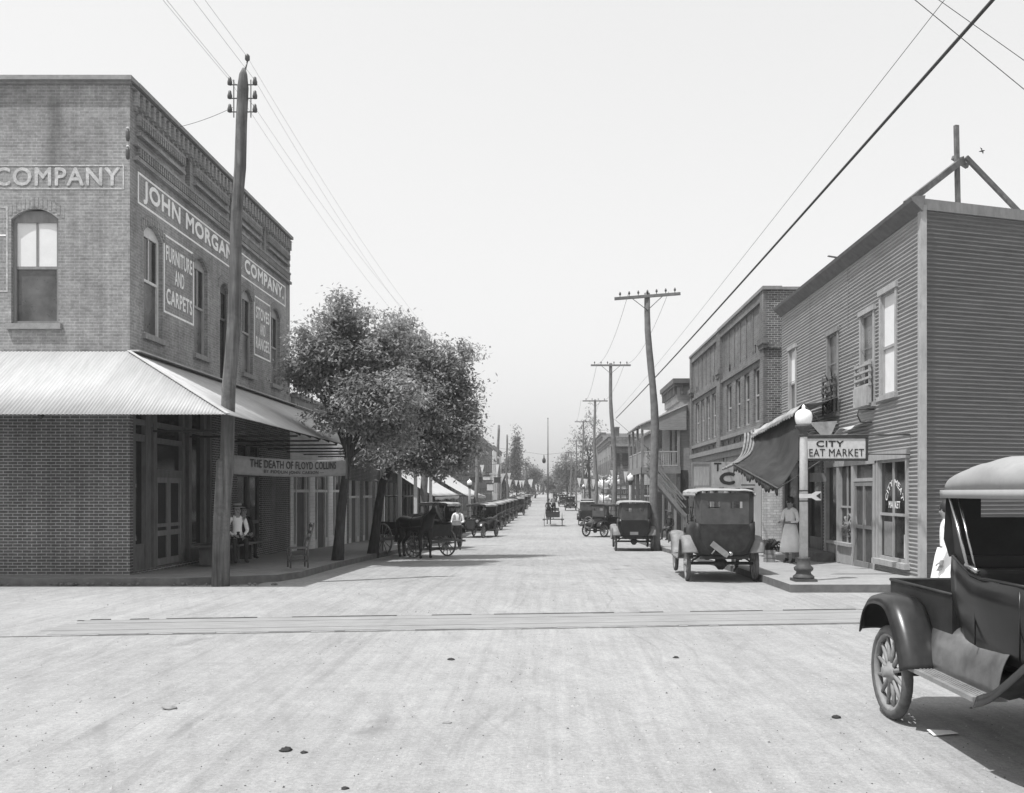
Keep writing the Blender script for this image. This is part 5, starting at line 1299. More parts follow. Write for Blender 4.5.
def fender(parent, path, y0, y1, m, name='fender'):
    """path: (x,z) points; inner edge y0, outer edge y1"""
    pts = []
    P = [Vector((a, 0, b_)) for a, b_ in path]; sm_ = []
    for i in range(len(P)-1):
        p0, p1, p2, p3 = P[max(i-1, 0)], P[i], P[i+1], P[min(i+2, len(P)-1)]
        for k in range(4):
            t_ = k/4; sm_.append(.5*((2*p1)+(p2-p0)*t_+(2*p0-5*p1+4*p2-p3)*t_*t_+(3*p1-p0-3*p2+p3)*t_**3))
    sm_.append(P[-1]); n = len(sm_)-1
    def fn(s, t_):
        i = round(s*n); p = sm_[i]; d = (sm_[min(i+1, n)]-sm_[max(i-1, 0)]).normalized(); nn = Vector((-d.z, 0, d.x))
        if nn.z < -.2: nn = nn
        bulge = .035*(1-(2*t_-1)**2)-(.05 if t_ > .99 else 0)
        return tuple(p+nn*bulge*(1 if path[0][0] < path[-1][0] else -1)+Vector((0, y0+(y1-y0)*t_, 0)))
    mb = MB(); mb.grid(fn, n, 7); f_ = mb.build(name, m, parent, solid=.012)
    return f_
def body_sheet(mb, st, nn=10):
    """st: (x, hwtop, hwbot, z0, z1): U section sheet"""
    def sec(s_):
        x, ht, hb, z0, z1 = s_; h = z1-z0; R_ = []
        half = [(ht, z1), (ht*1.015, z1-.25*h), (ht, z1-.5*h), (hb+(ht-hb)*.55, z1-.75*h), (hb+(ht-hb)*.15, z0+.06*h), (hb*.8, z0)]
        return [(x, a, b_) for a, b_ in half]+[(x, -a, b_) for a, b_ in half[::-1]]
    S = [sec(s_) for s_ in st]; k = len(S[0])
    mb.add([p for s_ in S for p in s_], [(i*k+j, i*k+j+1, (i+1)*k+j+1, (i+1)*k+j) for i in range(len(S)-1) for j in range(k-1)], 0, True)
    mb.add(S[0], [tuple(range(k))], 0, False)
def make_car(label, style='touring', dusty=False, front=True, group=None, top_m=None, fm=None, plate=None, loc=(0,0,0), rz=0, name='touring_car', spare=False):
    body_m = M_CARD if dusty else M_CARP; fm = fm or (M_FEND if dusty else M_FENDB); top_m = top_m or M_TOP
    t = thing(name, label, 'car', loc, rz, group)
    truck = style == 'pickup'; rb = .50 if truck else .46
    for x in (0, 2.54):
        for y in (-.71, .71):
            w = make_wheel(t, x, y)
    # chassis
    mb = MB(); mb.box(-.45, 2.75, -.38, -.30, .48, .58); mb.box(-.45, 2.75, .30, .38, .48, .58); mb.tube([(0, -.68, .38), (0, .68, .38)], .035, 8); mb.lathe([(.05, -.13), (.14, -.05), (.14, .05), (.05, .13)], 12, (0, 0, .38), 'y')
    mb.tube([(2.54, -.68, .36), (2.54, .68, .36)], .025, 8); mb.tube([(0, 0, .38), (1.9, 0, .5)], .035, 8)
    for x in (0, 2.54):
        mb.tube([(x, -.62, .42), (x, -.4, .56), (x, 0, .62), (x, .4, .56), (x, .62, .42)], .022, 6)
    mb.box(-.5, -.44, -.5, .5, .5, .56); mb.build('chassis', M_WOODK, t)
    # running boards, aprons, fenders
    for s_ in (-1, 1):
        X0, X1, YO = (.42, 1.52, .75) if truck else (.52, 1.86, .88)
        mb = MB(); mb.box(X0, X1, min(s_*.52, s_*YO), max(s_*.52, s_*YO), rb-.02, rb+.012)
        for i in range(7): mb.box(X0+.03, X1-.03, min(s_*(.54+(YO-.56)/7*i), s_*(.55+(YO-.56)/7*i)), max(s_*(.54+(YO-.56)/7*i), s_*(.55+(YO-.56)/7*i)), rb+.012, rb+.018)
        r_b = mb.build('running_board', M_FEND if truck else fm, t); 
        mb = MB(); z1 = .84 if truck else .74; ya_ = .60 if truck else .60
        mb.grid(lambda a, b_: (X0-.04+(X1-X0+.08)*a, s_*(ya_-.16*(1-math.cos(b_*math.pi*.5))), rb+.01+(z1-rb)*math.sin(b_*math.pi*.5)), 8, 10)
        mb.build('splash_apron', fm if not truck else mat('apron_dusty', .16, .3, .6, 2, None, .02, 0, .6, dirt=.3), t, solid=.008)
        fender(t, [(-.46, .66), (-.42, .78), (-.33, .90), (-.18, .965), (.02, .985), (.2, .95), (.34, .83), (.46, .66), (.54, rb)] if truck else
                  [(-.46, .62), (-.40, .78), (-.27, .89), (-.08, .94), (.14, .92), (.30, .80), (.42, .62), (.54, rb)], s_*.53, s_*(.83 if truck else .86), fm)
        fender(t, [(1.54 if truck else 1.84, rb), (1.75 if truck else 1.98, rb+.08), (1.98 if truck else 2.1, .72), (2.22, .87), (2.45, .93), (2.65, .93), (2.82, .84), (2.94, .68)], s_*.52, s_*(.76 if truck else .86), fm)
    # bonnet, radiator, lamps
    mb = MB()
    def bon(a, b_):
        x = 1.9+.72*a; hw = .36-.09*a; zt = 1.16-.06*a; th_ = math.pi*b_
        c_ = math.cos(th_); sn = math.sin(th_)
        return (x, hw*(abs(c_)**.5)*(1 if c_ > 0 else -1), .62+(zt-.62)*(sn**.4))
    mb.grid(bon, 6, 20); mb.build('bonnet', body_m, t, solid=.01)
    mb = MB(); mb.box(2.60, 2.68, -.27, .27, .50, 1.12); rd = mb.build('radiator', M_CARD, t, bevel=.03)
    mb = MB(); mb.box(2.68, 2.69, -.22, .22, .55, 1.0); mb.build('grille', M_WOODK, rd); mb = MB(); mb.lathe([(.04, 1.11), (.045, 1.16), (.02, 1.18)], 8, (2.64, 0, 0)); mb.build('filler_cap', M_NICKEL, rd)
    for s_ in (-1, 1):
        mb = MB(); mb.lathe([(.03, 2.52), (.08, 2.56), (.11, 2.64), (.115, 2.70)], 12, (0, s_*.40, .98), 'x'); mb.tube([(2.6, s_*.40, .9), (2.6, s_*.42, .78)], .015, 5); hl = mb.build('headlight', M_CARP, t)
        mb = MB(); mb.lathe([(.10, 2.70), (.07, 2.715), (.01, 2.72)], 12, (0, s_*.40, .98), 'x'); mb.build('lens', mat('lamp_lens', .30, .3, .1), hl)
    # body
    roof_z = 2.0 if truck else 1.91; mb = MB()
    if truck:
        body_sheet(mb, [(.74, .50, .46, .98, 1.38), (.80, .56, .50, .86, 1.39), (.95, .58, .52, .78, 1.36), (1.15, .58, .52, .72, 1.27), (1.5, .57, .5, .70, 1.25), (1.9, .50, .46, .68, 1.24), (2.0, .44, .4, .68, 1.2)])
        mb2 = MB()
        b0 = (-.50, .72, .53)
        mb2.box(b0[0], b0[1], .50, .53, .72, 1.09); mb2.box(b0[0], b0[1], -.53, -.50, .72, 1.09); mb2.box(b0[0], b0[0]+.03, -.499, .499, .72, 1.09); mb2.box(b0[0]+.03, b0[1], -.499, .499, .72, .78); mb2.box(b0[1]-.03, b0[1]-.002, -.499, .499, .781, 1.09)
        for s_ in (-1, 1): mb2.tube([(b0[0], s_*.53, 1.09), (b0[1], s_*.53, 1.09)], .014, 6)
        mb2.tube([(b0[0], -.53, 1.09), (b0[0], .53, 1.09)], .014, 6); mb2.build('cargo_box', M_CARD, t)
        rx0, rx1, rhw, cz0 = .65, 1.95, .585, 1.39
    elif style == 'roadster':
        body_sheet(mb, [(.30, .46, .40, .78, 1.20), (.36, .54, .46, .68, 1.24), (.7, .57, .5, .62, 1.24), (1.2, .57, .5, .62, 1.15), (1.9, .46, .42, .62, 1.2)])
        mb2 = MB(); mb2.grid(lambda a, b_: (-.48+.85*a, (b_-.5)*(.7+.3*a), .78+.32*math.sin(a*1.4)*(1-.25*(2*b_-1)**2)), 6, 8); mb2.grid(lambda a, b_: (-.48, (b_-.5)*.7, .62+.16*a), 2, 4)
        for s_ in (-1, 1): mb2.add([(-.48, s_*.35, .6), (.36, s_*.5, .6), (.36, s_*.5, 1.0), (-.48, s_*.35, .78)], [(0, 1, 2, 3)])
        mb2.build('rear_deck', body_m, t, solid=.01)
        rx0, rx1, rhw, cz0 = .25, 1.75, .60, 1.22
    else:
        body_sheet(mb, [(-.60, .50, .34, .68, 1.24), (-.55, .59, .42, .60, 1.26), (-.42, .635, .50, .56, 1.28), (-.1, .645, .54, .56, 1.27), (.45, .63, .54, .56, 1.17), (.8, .61, .53, .58, 1.20), (1.2, .60, .52, .6, 1.20), (1.55, .56, .5, .6, 1.14), (1.9, .46, .4, .62, 1.18)])
        rx0, rx1, rhw, cz0 = -.64, 1.75, .62, 1.25
    bd_ = mb.build('body', body_m, t, solid=.02)
    mb = MB()     # door lines and beading
    for s_ in (-1, 1):
        hw = (.60 if truck else .62)*s_
        if truck:
            a = [(1.22, .80), (1.22, 1.2), (1.26, 1.24)]; mb.tube([(1.2, s_*.585, z) for z in (.80, 1.0, 1.24)], .006, 5); mb.tube([(1.72, s_*.545, z) for z in (.78, 1.0, 1.22)], .006, 5)
            mb.tube([(.76, s_*.53, 1.39), (.86, s_*.58, 1.385), (.98, s_*.595, 1.345), (1.12, s_*.59, 1.285), (1.3, s_*.585, 1.262), (1.9, s_*.51, 1.25)], .013, 6)
        else:
            for x in (.42, .78, 1.1, 1.45): mb.tube([(x, hw*.995, .8), (x, hw*1.01, 1.0), (x, hw*1.0, 1.16)], .006, 4)
    mb.build('beading', body_m, bd_)
    if plate:
        mb = MB(); mb.box(-.66, -.65, -.15+plate, .17+plate, .66, .78); mb.build('number_plate', M_CLG, t)
    # seats and floor
    mb = MB(); mb.box(max(rx0+.2, -.4), 1.85, -.5, .5, .60, .66)
    for x in ((.95,) if style != 'touring' else (-.25, 1.0)):
        mb.box(x, x+.5, -.52, .52, .66, .92); mb.box(x-.1, x+.04, -.54, .54, .9, 1.30)
    mb.build('seat', M_LEATH, t, bevel=.03)
    mb = MB(); cx, cz = 1.55, 1.18
    ax = Vector((-.62, 0, .78)).normalized(); e1 = Vector((0, 1, 0)); e2 = ax.cross(e1)
    P = [Vector((1.42, .25, 1.25))+(e1*math.cos(q*math.pi/10)+e2*math.sin(q*math.pi/10))*.2 for q in range(21)]; mb.tube(P, .013, 6); mb.tube([(1.42, .25, 1.25), (1.9, .25, .7)], .015, 6); mb.tube([P[0], P[10]], .01, 4); mb.tube([P[5], P[15]], .01, 4)
    mb.build('steering_wheel', M_WIRE, t)
    # windscreen
    mb = MB(); wx, wz0, wz1 = 1.82, 1.22, 1.86
    for s_ in (-1, 1): mb.tube([(wx, s_*.50, 1.1), (wx-.02, s_*.50, wz1)], .014, 6)
    for z in (wz0, (wz0+wz1)/2, wz1): mb.tube([(wx, -.5, z), (wx, .5, z)], .012, 6)
    ws = mb.build('windscreen', M_NICKEL if truck else M_WIRE, t)
    gm_ = MATS.get('clear_glass')
    if not gm_:
        gm_, tt, b = nodes_mat('clear_glass'); b.inputs['Transmission Weight'].default_value = 1; b.inputs['Roughness'].default_value = .02; b.inputs['IOR'].default_value = 1.1; b.inputs['Base Color'].default_value = (.8,.8,.8,1); MATS['clear_glass'] = gm_
    mb = MB(); mb.box(wx-.004, wx+.0, -.49, .49, wz0+.01, wz1-.01); mb.build('pane', gm_, ws)
    # top
    cr = .13 if truck else .09; zb = 1.86
    mb = MB()
    def roof(a, b_):
        x = rx0+(rx1-rx0)*a; th_ = math.pi*b_; c_, sn = math.cos(th_), math.sin(th_)
        ed = 1-(.62*max(0, 1-a*3)**2 if truck else .35*max(0, 1-a*9)**2)
        y = rhw*(abs(c_)**.55)*(1 if c_ > 0 else -1)*(1-.06*max(0, 1-a*8)**2)
        sag_ = .018*math.cos(a*math.pi*2*2)+.006*math.sin(a*23+b_*9)+.005*math.sin(b_*31-a*13)
        return (x+.04*sn*(-1 if a == 0 else 0), y, zb+(roof_z+cr-.05-zb+sag_)*(sn**.55)*ed)
    mb.grid(roof, 18, 24)
    for s_ in (-1, 1): mb.grid(lambda a, b_: (rx0+(rx1-rx0)*a, s_*(rhw-.0), zb+.005-.06*b_*(1 if a > .0 else 1)), 18, 1)
    tp = mb.build('canvas_top', top_m, t, solid=.014)
    mb = MB()
    for s_ in (-1, 1):
        if truck:
            mb.tube([(rx0+.12, s_*(rhw-.01), zb-.02), (rx0+.48, s_*.60, 1.32)], .012, 6); mb.tube([(rx0+.14, s_*(rhw-.06), zb-.02), (rx0+.50, s_*.56, 1.32)], .008, 6)
            mb.tube([(rx0+.45, s_*.6, 1.34), (rx0+.62, s_*.6, 1.31)], .018, 6)
        else:
            mb.tube([(rx0+.2, s_*(rhw-.02), zb), (.1 if style == 'touring' else .6, s_*.62, 1.25)], .012, 5); mb.tube([(.8, s_*(rhw-.02), zb), (.15 if style == 'touring' else .6, s_*.62, 1.25)], .012, 5)
        mb.tube([(rx1-.05, s_*(rhw-.03), zb), (wx, s_*.5, wz1)], .012, 5)
        mb.tube([(rx1-.1, s_*(rhw-.08), zb+.02), (2.45, s_*.3, 1.08)], .006, 4)
    mb.build('top_irons', M_NICKEL if truck else M_WIRE, tp)
    # rear curtain with two see-through windows
    fr = ((rx0+.03, 0, 0), (0, -1, 0), (-1, 0, 0)); hw = rhw-.03
    mb = MB()
    ops = [(-.18, .30, 1.66, 1.83)] if truck else [(-.34, -.10, 1.56, 1.70), (.12, .36, 1.56, 1.70)]
    if truck: ops = [(-.30, .30, 1.66, 1.83)]
    wall(mb, fr, -hw+.1, hw-.1, cz0-.02, roof_z+cr-.13, ops, 0)
    top_z = roof_z+cr-.13
    for s_ in (-1, 1):
        P = [(s_*(hw-.1), cz0-.02), (s_*(hw-.02), cz0-.02), (s_*(hw+.02), 1.5), (s_*hw, zb), (s_*(hw-.04), zb+.06), (s_*(hw-.1), top_z)]
        mb.add([(rx0+.03+(.12 if abs(a) > hw-.05 and not truck else .0), a, b_) for a, b_ in P], [tuple(range(6)) if s_ > 0 else tuple(range(6))[::-1]])
    if not truck:
        for s_ in (-1, 1):    # side quarter curtain
            mb.add([(rx0+.15, s_*(hw+.01), zb), (rx0+.15, s_*(hw+.01), cz0), (rx0+.38, s_*(hw+.01), cz0), (rx0+.30, s_*(hw+.01), zb)], [(0, 1, 2, 3)])
    else:
        for s_ in (-1, 1): mb.add([(rx0+.03, s_*(hw-.02), zb), (rx0+.14, s_*(hw-.02), cz0-.02), (rx0+.30, s_*(hw-.02), cz0-.06), (rx0+.18, s_*(hw-.0), zb-.2)], [(0, 1, 2, 3)])
    cu = mb.build('rear_curtain', M_TOPD if not truck else mat('curtain_black', .03, .8, .3), tp, solid=.006)
    if spare:
        mb = MB(); sx = -.58 if style == 'roadster' else -.72
        mb.T = Matrix.Translation((sx, 0, .86)) @ Matrix.Rotation(R(90), 4, 'Z'); q = [(.338+.044*math.cos(2*math.pi*i/10), .044*math.sin(2*math.pi*i/10)) for i in range(10)]
        mb.lathe(q, 22, axis='y', closed=True); mb.build('spare_tyre', M_TYRE, t)
    return t
GC = 'motor cars parked along the kerbs'
def at(x, y): return (x, y, g(y))
truck = make_car('black pickup truck with pale canvas top and empty box in the right foreground', 'pickup', loc=(3.525, 7.52, 0), rz=R(-90), name='pickup_truck', top_m=mat('canvas_pale', .37, .8, .1, 3, None, .15, dirt=.12))
truck['category'] = 'truck'
c1 = make_car('large touring car seen from behind right of the street, pale roof and tilted tail plate', 'touring', True, loc=at(3.70, 19.6), rz=R(87.5), group=GC, top_m=M_TOP)
mb = MB(); mb.T = Matrix.Translation((-.7, 0, .62)) @ Matrix.Rotation(R(38), 4, 'X'); mb.box(-.012, .012, -.03, .36, -.06, .06); mb.box(-.03, .03, -.06, -.03, -.05, .05); mb.build('number_plate', M_CLG, c1)
mb = MB(); mb.T = Matrix.Translation((-.66, -.1, .62)); mb.lathe([(.02, 0), (.05, .02), (.05, .07), (.02, .1)], 8, (0, -.02, 0), 'x'); mb.tube([(0, .38, 0), (.0, .30, .1), (.1, .2, .1)], .02, 5); mb.build('tail_lamp', M_NICKEL, c1)
c2 = make_car('second touring car on the right, beside the bent utility pole', 'touring', False, loc=at(3.42, 36.2), rz=R(88), group=GC, plate=.02, fm=M_FEND)
base = make_car('parked touring car behind the horse wagon, facing the viewer', 'touring', False, loc=at(-4.45, 39.6), rz=R(-90-8), group=GC)
rd = make_car('small open roadster with a spare tyre on its back, nose to the right kerb', 'roadster', False, loc=at(2.85, 54.5), rz=R(90-45), group=GC, spare=True, top_m=M_TOPD, name='roadster')
for lab, x, y, a in (
    ('touring car beyond the small roadster, seen from behind', 3.3, 75, 88),
    ('black touring car facing the viewer beyond the man in braces', -3.75, 55.6, -90-14),
    ('fourth car of the left row, its bonnet angled to the kerb', -3.95, 66, -90-22),
    ('fifth car of the left row, roof in line with the fourth', -4.0, 73, -90-16),
    ('sixth car of the left row, in front of the hanging signs', -3.95, 80, -90-22),
    ('seventh car of the left row, between the sixth and the eighth', -3.9, 87, -90-18),
    ('eighth car of the left row, just past the last long roofs', -3.8, 94, -90-22),
    ('taller car of the left row standing out into the street', -3.3, 104, -90-18),
    ('car far down the left row just beyond the tall one', -3.6, 116, -90-24), ('car far down the left row near its end', -3.5, 132, -90-24), ('last car of the left row, near the flagpole', -3.4, 150, -90-24)):
    dup(base, at(x, y), R(a), lab, GC)
for lab, x, y, a in (('car facing the viewer far up the right side beyond the wagon', 3.2, 126, -90), ('car behind the far facing one on the right', 2.6, 150, -88), ('car by the third crossarm pole on the right', 4.0, 92, 88)):
    dup(base, at(x, y), R(a), lab, GC)

# ================================================================== WAGONS
def big_wheel(parent, x, y, r, m, ns=12, w=.035):
    mb = MB(); mb.T = Matrix.Translation((x, y, r)); s_ = 1 if y > 0 else -1
    mb.lathe([(.03, -s_*.08), (.07, -s_*.06), (.07, s_*.06), (.04, s_*.14)], 10, axis='y')
    for i in range(ns): 
        a = 2*math.pi*i/ns; mb.tube([(.05*math.cos(a), 0, .05*math.sin(a)), ((r-.03)*math.cos(a), 0, (r-.03)*math.sin(a))], .016, 5)
    wl = mb.build('wheel', m, parent)
    mb = MB(); mb.T = Matrix.Translation((x, y, r)); mb.lathe([(r-.05, -w/2), (r, -w/2), (r, w/2), (r-.05, w/2)], 28, axis='y', closed=True, sm=False); mb.build('rim', m, wl)
def wagon(label, loc, rz, hood=False):
    t = thing('farm_wagon', label, 'wagon', loc, rz, 'horse-drawn wagons'); m = M_WOODG
    for x, r in ((-.85, .56), (.85, .47)):
        for y in (-.72, .72): big_wheel(t, x, y, r, m)
    mb = MB(); mb.box(-1.3, 1.3, -.48, .48, .72, .76); 
    for s_ in (-1, 1): mb.box(-1.3, 1.3, min(s_*.48, s_*.51), max(s_*.48, s_*.51), .72, 1.12); mb.beam((-1.3, s_*.5, 1.14), (1.3, s_*.5, 1.14), .06, .04)
    mb.box(-1.32, -1.3, -.5, .5, .72, 1.1); mb.box(1.3, 1.32, -.5, .5, .72, 1.1); mb.build('wagon_box', M_WOODK, t)
    mb = MB(); mb.box(.25, .65, -.48, .48, 1.2, 1.26); mb.box(.25, .28, -.48, .48, 1.26, 1.45); mb.box(.3, .34, -.46, -.42, .9, 1.2); mb.box(.3, .34, .42, .46, .9, 1.2); mb.build('seat', M_WOODD, t)
    mb = MB(); mb.beam((-.85, -.7, .56), (-.85, .7, .56), .07); mb.beam((.85, -.7, .5), (.85, .7, .5), .07); mb.beam((-.85, 0, .6), (2.6, 0, .62), .06); mb.build('running_gear', m, t)
    return t
wg = wagon('dark farm wagon standing behind the horse under the trees', at(-4.5, 31.3), R(-44))
wg2 = wagon('farm wagon driving away down the middle of the street with a standing driver', at(.5, 74), R(90))

# ================================================================== FIGURES: one skinned skeleton per body
def skin_body(name, joints, bones, parent, mats, tags, sub=2, root=0):
    me = bpy.data.meshes.new('skel'); me.from_pydata([j[0] for j in joints], bones, []); me.update()
    o = bpy.data.objects.new('skel', me); COL.objects.link(o)
    md = o.modifiers.new('skin', 'SKIN'); md.use_smooth_shade = True
    for i, j in enumerate(joints):
        r = j[1]; r = r if hasattr(r, '__len__') else (r, r); me.skin_vertices[0].data[i].radius = r
        me.skin_vertices[0].data[i].use_root = (i == root)
    s_ = o.modifiers.new('sub', 'SUBSURF'); s_.levels = sub; s_.render_levels = sub
    bpy.context.view_layer.update()
    m2 = bpy.data.meshes.new_from_object(o.evaluated_get(bpy.context.evaluated_depsgraph_get()))
    bpy.data.objects.remove(o); m2.name = name; m2.materials.clear()
    for m_ in mats: m2.materials.append(m_)
    segs = [(Vector(joints[a][0]), Vector(joints[b_][0]), tags[k]) for k, (a, b_) in enumerate(bones)]
    for p in m2.polygons:
        c_ = p.center; best = 9; bt = 0
        for a, b_, tg in segs:
            d = b_-a; u = max(0, min(1, (c_-a).dot(d)/max(1e-9, d.length_squared))); q = (c_-a-d*u).length
            if q < best: best = q; bt = tg
        p.material_index = bt; p.use_smooth = True
    ob = bpy.data.objects.new(name, m2); COL.objects.link(ob); ob.parent = parent; return ob
def hand_chain(J, B, Tg, wi, d, up, side, full=True, tg=0):
    """adds a palm and five bent fingers after wrist index wi; d: direction of the hand, side: thumb side"""
    w = Vector(J[wi][0]); d = Vector(d).normalized(); side = Vector(side).normalized()
    J.append((tuple(w+d*.055), (.036, .018))); pi = len(J)-1; B.append((wi, pi)); Tg.append(tg)
    if not full: 
        J.append((tuple(w+d*.13), .018)); B.append((pi, len(J)-1)); Tg.append(tg); return
    palm = Vector(J[pi][0]); up = Vector(up).normalized()
    for k, (off, ln) in enumerate(((.026, .072), (.009, .082), (-.009, .076), (-.026, .058))):
        a = palm+d*.035+side*off; b_ = a+d*ln*.55-up*.008; c_ = b_+(d*.8-up*.6).normalized()*ln*.45
        i0 = len(J); J += [(tuple(a), .0095), (tuple(b_), .009), (tuple(c_), .007)]; B += [(pi, i0), (i0, i0+1), (i0+1, i0+2)]; Tg += [tg]*3
    a = palm-d*.01+side*.035; b_ = a+(d*.6+side*.8).normalized()*.035; c_ = b_+(d*.95-up*.2).normalized()*.03
    i0 = len(J); J += [(tuple(a), .012), (tuple(b_), .010), (tuple(c_), .008)]; B += [(pi, i0), (i0, i0+1), (i0+1, i0+2)]; Tg += [tg]*3
def person(label, loc, rz, pose='stand', h=1.7, shirt=None, trousers=None, skirt=None, hat=None, arms='down', seat=.45, detail=True, belt=None, braces=False, apron=None, hair=None, head_turn=0, stride=.0):
    """local frame: faces +x, y left; feet at z=0"""
    t = thing('person', label, 'person', loc, rz); k = h/1.7
    sh_, tr_ = shirt or M_CLW, trousers or M_CLK
    J = []; B = []; Tg = []
    def j(p, r): J.append((tuple(c_*k for c_ in p), tuple(q*k for q in r) if hasattr(r, '__len__') else r*k)); return len(J)-1
    def bn_(a, b_, tg): B.append((a, b_)); Tg.append(tg)
    SK, S, T_, SHO = 0, 1, 2, 3
    if pose == 'sit':
        pz = seat/k+.10; lean = -.06
    else: pz = .93; lean = 0
    pel = j((0, 0, pz), (.115, .155)); wst = j((lean*.3+.0, 0, pz+.17), (.10, .135)); chs = j((lean, 0, pz+.38), (.115, .165)); nk0 = j((lean, 0, pz+.50), (.075, .10)); nk = j((lean+.005, 0, pz+.57), .055)
    hd0 = j((lean+.012, 0, pz+.64), (.078, .068)); hd1 = j((lean+.012, 0, pz+.72), (.092, .075)); hd2 = j((lean+.005, 0, pz+.785), (.07, .06))
    bn_(pel, wst, T_); bn_(wst, chs, S); bn_(chs, nk0, S); bn_(nk0, nk, SK); bn_(nk, hd0, SK); bn_(hd0, hd1, SK); bn_(hd1, hd2, SK)
    nose = j((lean+.112, 0, pz+.675), .012); bn_(hd0, nose, SK)
    for s_ in (-1, 1):
        e = j((lean+.0, s_*.083, pz+.68), .014); bn_(hd0, e, SK)
        shd = j((lean, s_*.175, pz+.47), .062); bn_(nk0, shd, S)
        if arms == 'down': el = (lean-.02, s_*.235, pz+.20); wr = (lean+.08, s_*.24, pz-.03); hdv = (.15, 0, -1)
        elif arms == 'lap': el = (lean+.0, s_*.24, pz+.20); wr = (lean+.27, s_*.12, pz+.10); hdv = (.8, -s_*.5, -.2)
        elif arms == 'hold': el = (lean+.02, s_*.24, pz+.19); wr = (lean+.27, s_*.15, pz+.17); hdv = (.9, -s_*.3, .0)
        elif arms == 'reins': el = (lean+.08, s_*.24, pz+.22); wr = (lean+.33, s_*.10, pz+.26); hdv = (1, -s_*.1, .1)
        e1 = j(el, .044); w1 = j(wr, .028); bn_(shd, e1, S); bn_(e1, w1, S if arms != 'down' or s_ else S)
        hand_chain(J, B, Tg, w1, hdv, (0, 0, 1) if arms != 'down' else (-1, 0, 0), (.0, -s_, 0) if arms != 'down' else (1, 0, 0), detail)
        hp = j((0, s_*.09, pz-.04), .095); bn_(pel, hp, T_)
        if pose == 'sit':
            kn = j((.43, s_*.13, pz-.02), .062); an = j((.40 if s_ > 0 else .47, s_*.13, .09), .038); ft = j((.40+.16 if s_ > 0 else .63, s_*.14, .035), (.045, .03))
        else:
            st_ = stride*s_; kn = j((.02+st_*.5, s_*.095, .50), .06); an = j((-.01+st_, s_*.10, .09), .038); ft = j((.15+st_, s_*.12, .032), (.045, .03))
        bn_(hp, kn, T_); bn_(kn, an, T_); bn_(an, ft, SHO)
        hl = j((-.045+(stride*s_ if pose != 'sit' else (.40 if s_ > 0 else .47)), s_*(.10 if pose != 'sit' else .13), .035), .03); bn_(an, hl, SHO)
    skin_body('body', J, B, t, [M_SKIN, sh_, tr_, M_CLK], Tg, 1 if not detail else 2)
    q = lambda *p: tuple(c_*k for c_ in p)
    hx, hz = lean+.008, pz+.74
    mb = MB(); mb.T = Matrix.Scale(k, 4)
    mb.lathe([(.086, .0), (.094, .03), (.085, .07), (.05, .10), (.01, .112)] if not hair else [(.088, -.07), (.105, -.03), (.108, .03), (.09, .08), (.05, .115), (.01, .125)], 14, (hx-.018, 0, hz-.005)); mb.build('hair', hair or M_HAIR, t)
    if detail:
        mb = MB(); mb.T = Matrix.Scale(k, 4)
        for s_ in (-1, 1): mb.lathe([(.002, -.008), (.009, 0), (.002, .008)], 8, (lean+.098, s_*.03, pz+.70))
        mb.box(lean+.094, lean+.104, -.022, .022, pz+.628, pz+.634); mb.build('face_features', M_HAIR, t)
    if hat:
        mb = MB(); mb.T = Matrix.Scale(k, 4) @ Matrix.Translation((hx, 0, hz+.01))
        if hat == 'cap': mb.lathe([(.10, 0), (.125, .03), (.11, .07), (.02, .085)], 14); mb.add([(.08, -.07, .01), (.17, -.04, -.005), (.17, .04, -.005), (.08, .07, .01)], [(0, 1, 2, 3)])
        else: mb.lathe([(.10, .012), (.19, .0), (.19, .008), (.105, .022), (.10, .09), (.09, .105), (.01, .108)], 18)
        hm = mb.build('hat', M_STRAW if hat == 'straw' else M_CLK, t)
        if hat == 'straw': mb = MB(); mb.T = Matrix.Scale(k, 4) @ Matrix.Translation((hx, 0, hz+.01)); mb.lathe([(.106, .022), (.104, .055)], 18); mb.build('hat_band', M_CLK, hm)
    if skirt:
        mb = MB(); mb.T = Matrix.Scale(k, 4) @ Matrix.Diagonal((1, 1.12, 1, 1)); n = 28; V = []
        prof = [(.125, pz+.14), (.16, pz+.02), (.19, pz-.15), (.225, pz-.35), (.26, .30)]
        vs = [((r+.014*math.sin(7*2*math.pi*i/n)*(jj/4))*math.cos(2*math.pi*i/n), (r+.014*math.sin(7*2*math.pi*i/n)*(jj/4))*math.sin(2*math.pi*i/n), z) for jj, (r, z) in enumerate(prof) for i in range(n)]
        mb.add(vs, [(jj*n+i, jj*n+(i+1) % n, (jj+1)*n+(i+1) % n, (jj+1)*n+i) for jj in range(4) for i in range(n)], 0, True); mb.build('skirt', skirt, t, solid=.008)
    if belt: mb = MB(); mb.T = Matrix.Scale(k, 4) @ Matrix.Diagonal((1, 1.18, 1, 1)); mb.lathe([(.132, pz+.12), (.136, pz+.15), (.13, pz+.18)], 20); mb.build('belt', belt, t)
    if braces:
        mb = MB(); mb.T = Matrix.Scale(k, 4)
        for s_ in (-1, 1): mb.tube([(lean+.11, s_*.08, pz+.12), (lean+.135, s_*.085, pz+.32), (lean+.07, s_*.10, pz+.50), (lean-.1, s_*.06, pz+.45), (lean-.12, 0, pz+.3)], .014, 5)
        mb.build('braces', M_CLK, t)
    if apron: mb = MB(); mb.T = Matrix.Scale(k, 4); mb.grid(lambda a, b_: (.135+.05*b_, (a-.5)*.36, pz+.16-.55*b_), 8, 8); mb.build('apron', apron, t, solid=.008)
    return t
wom = person('woman in white blouse, dark belt and light skirt standing behind the lamp post', (6.24, 23.6, g(23.6)+.15), R(225), h=1.62, skirt=M_CLW, belt=M_CLK, trousers=M_CLG, hair=M_HAIR, arms='hold')
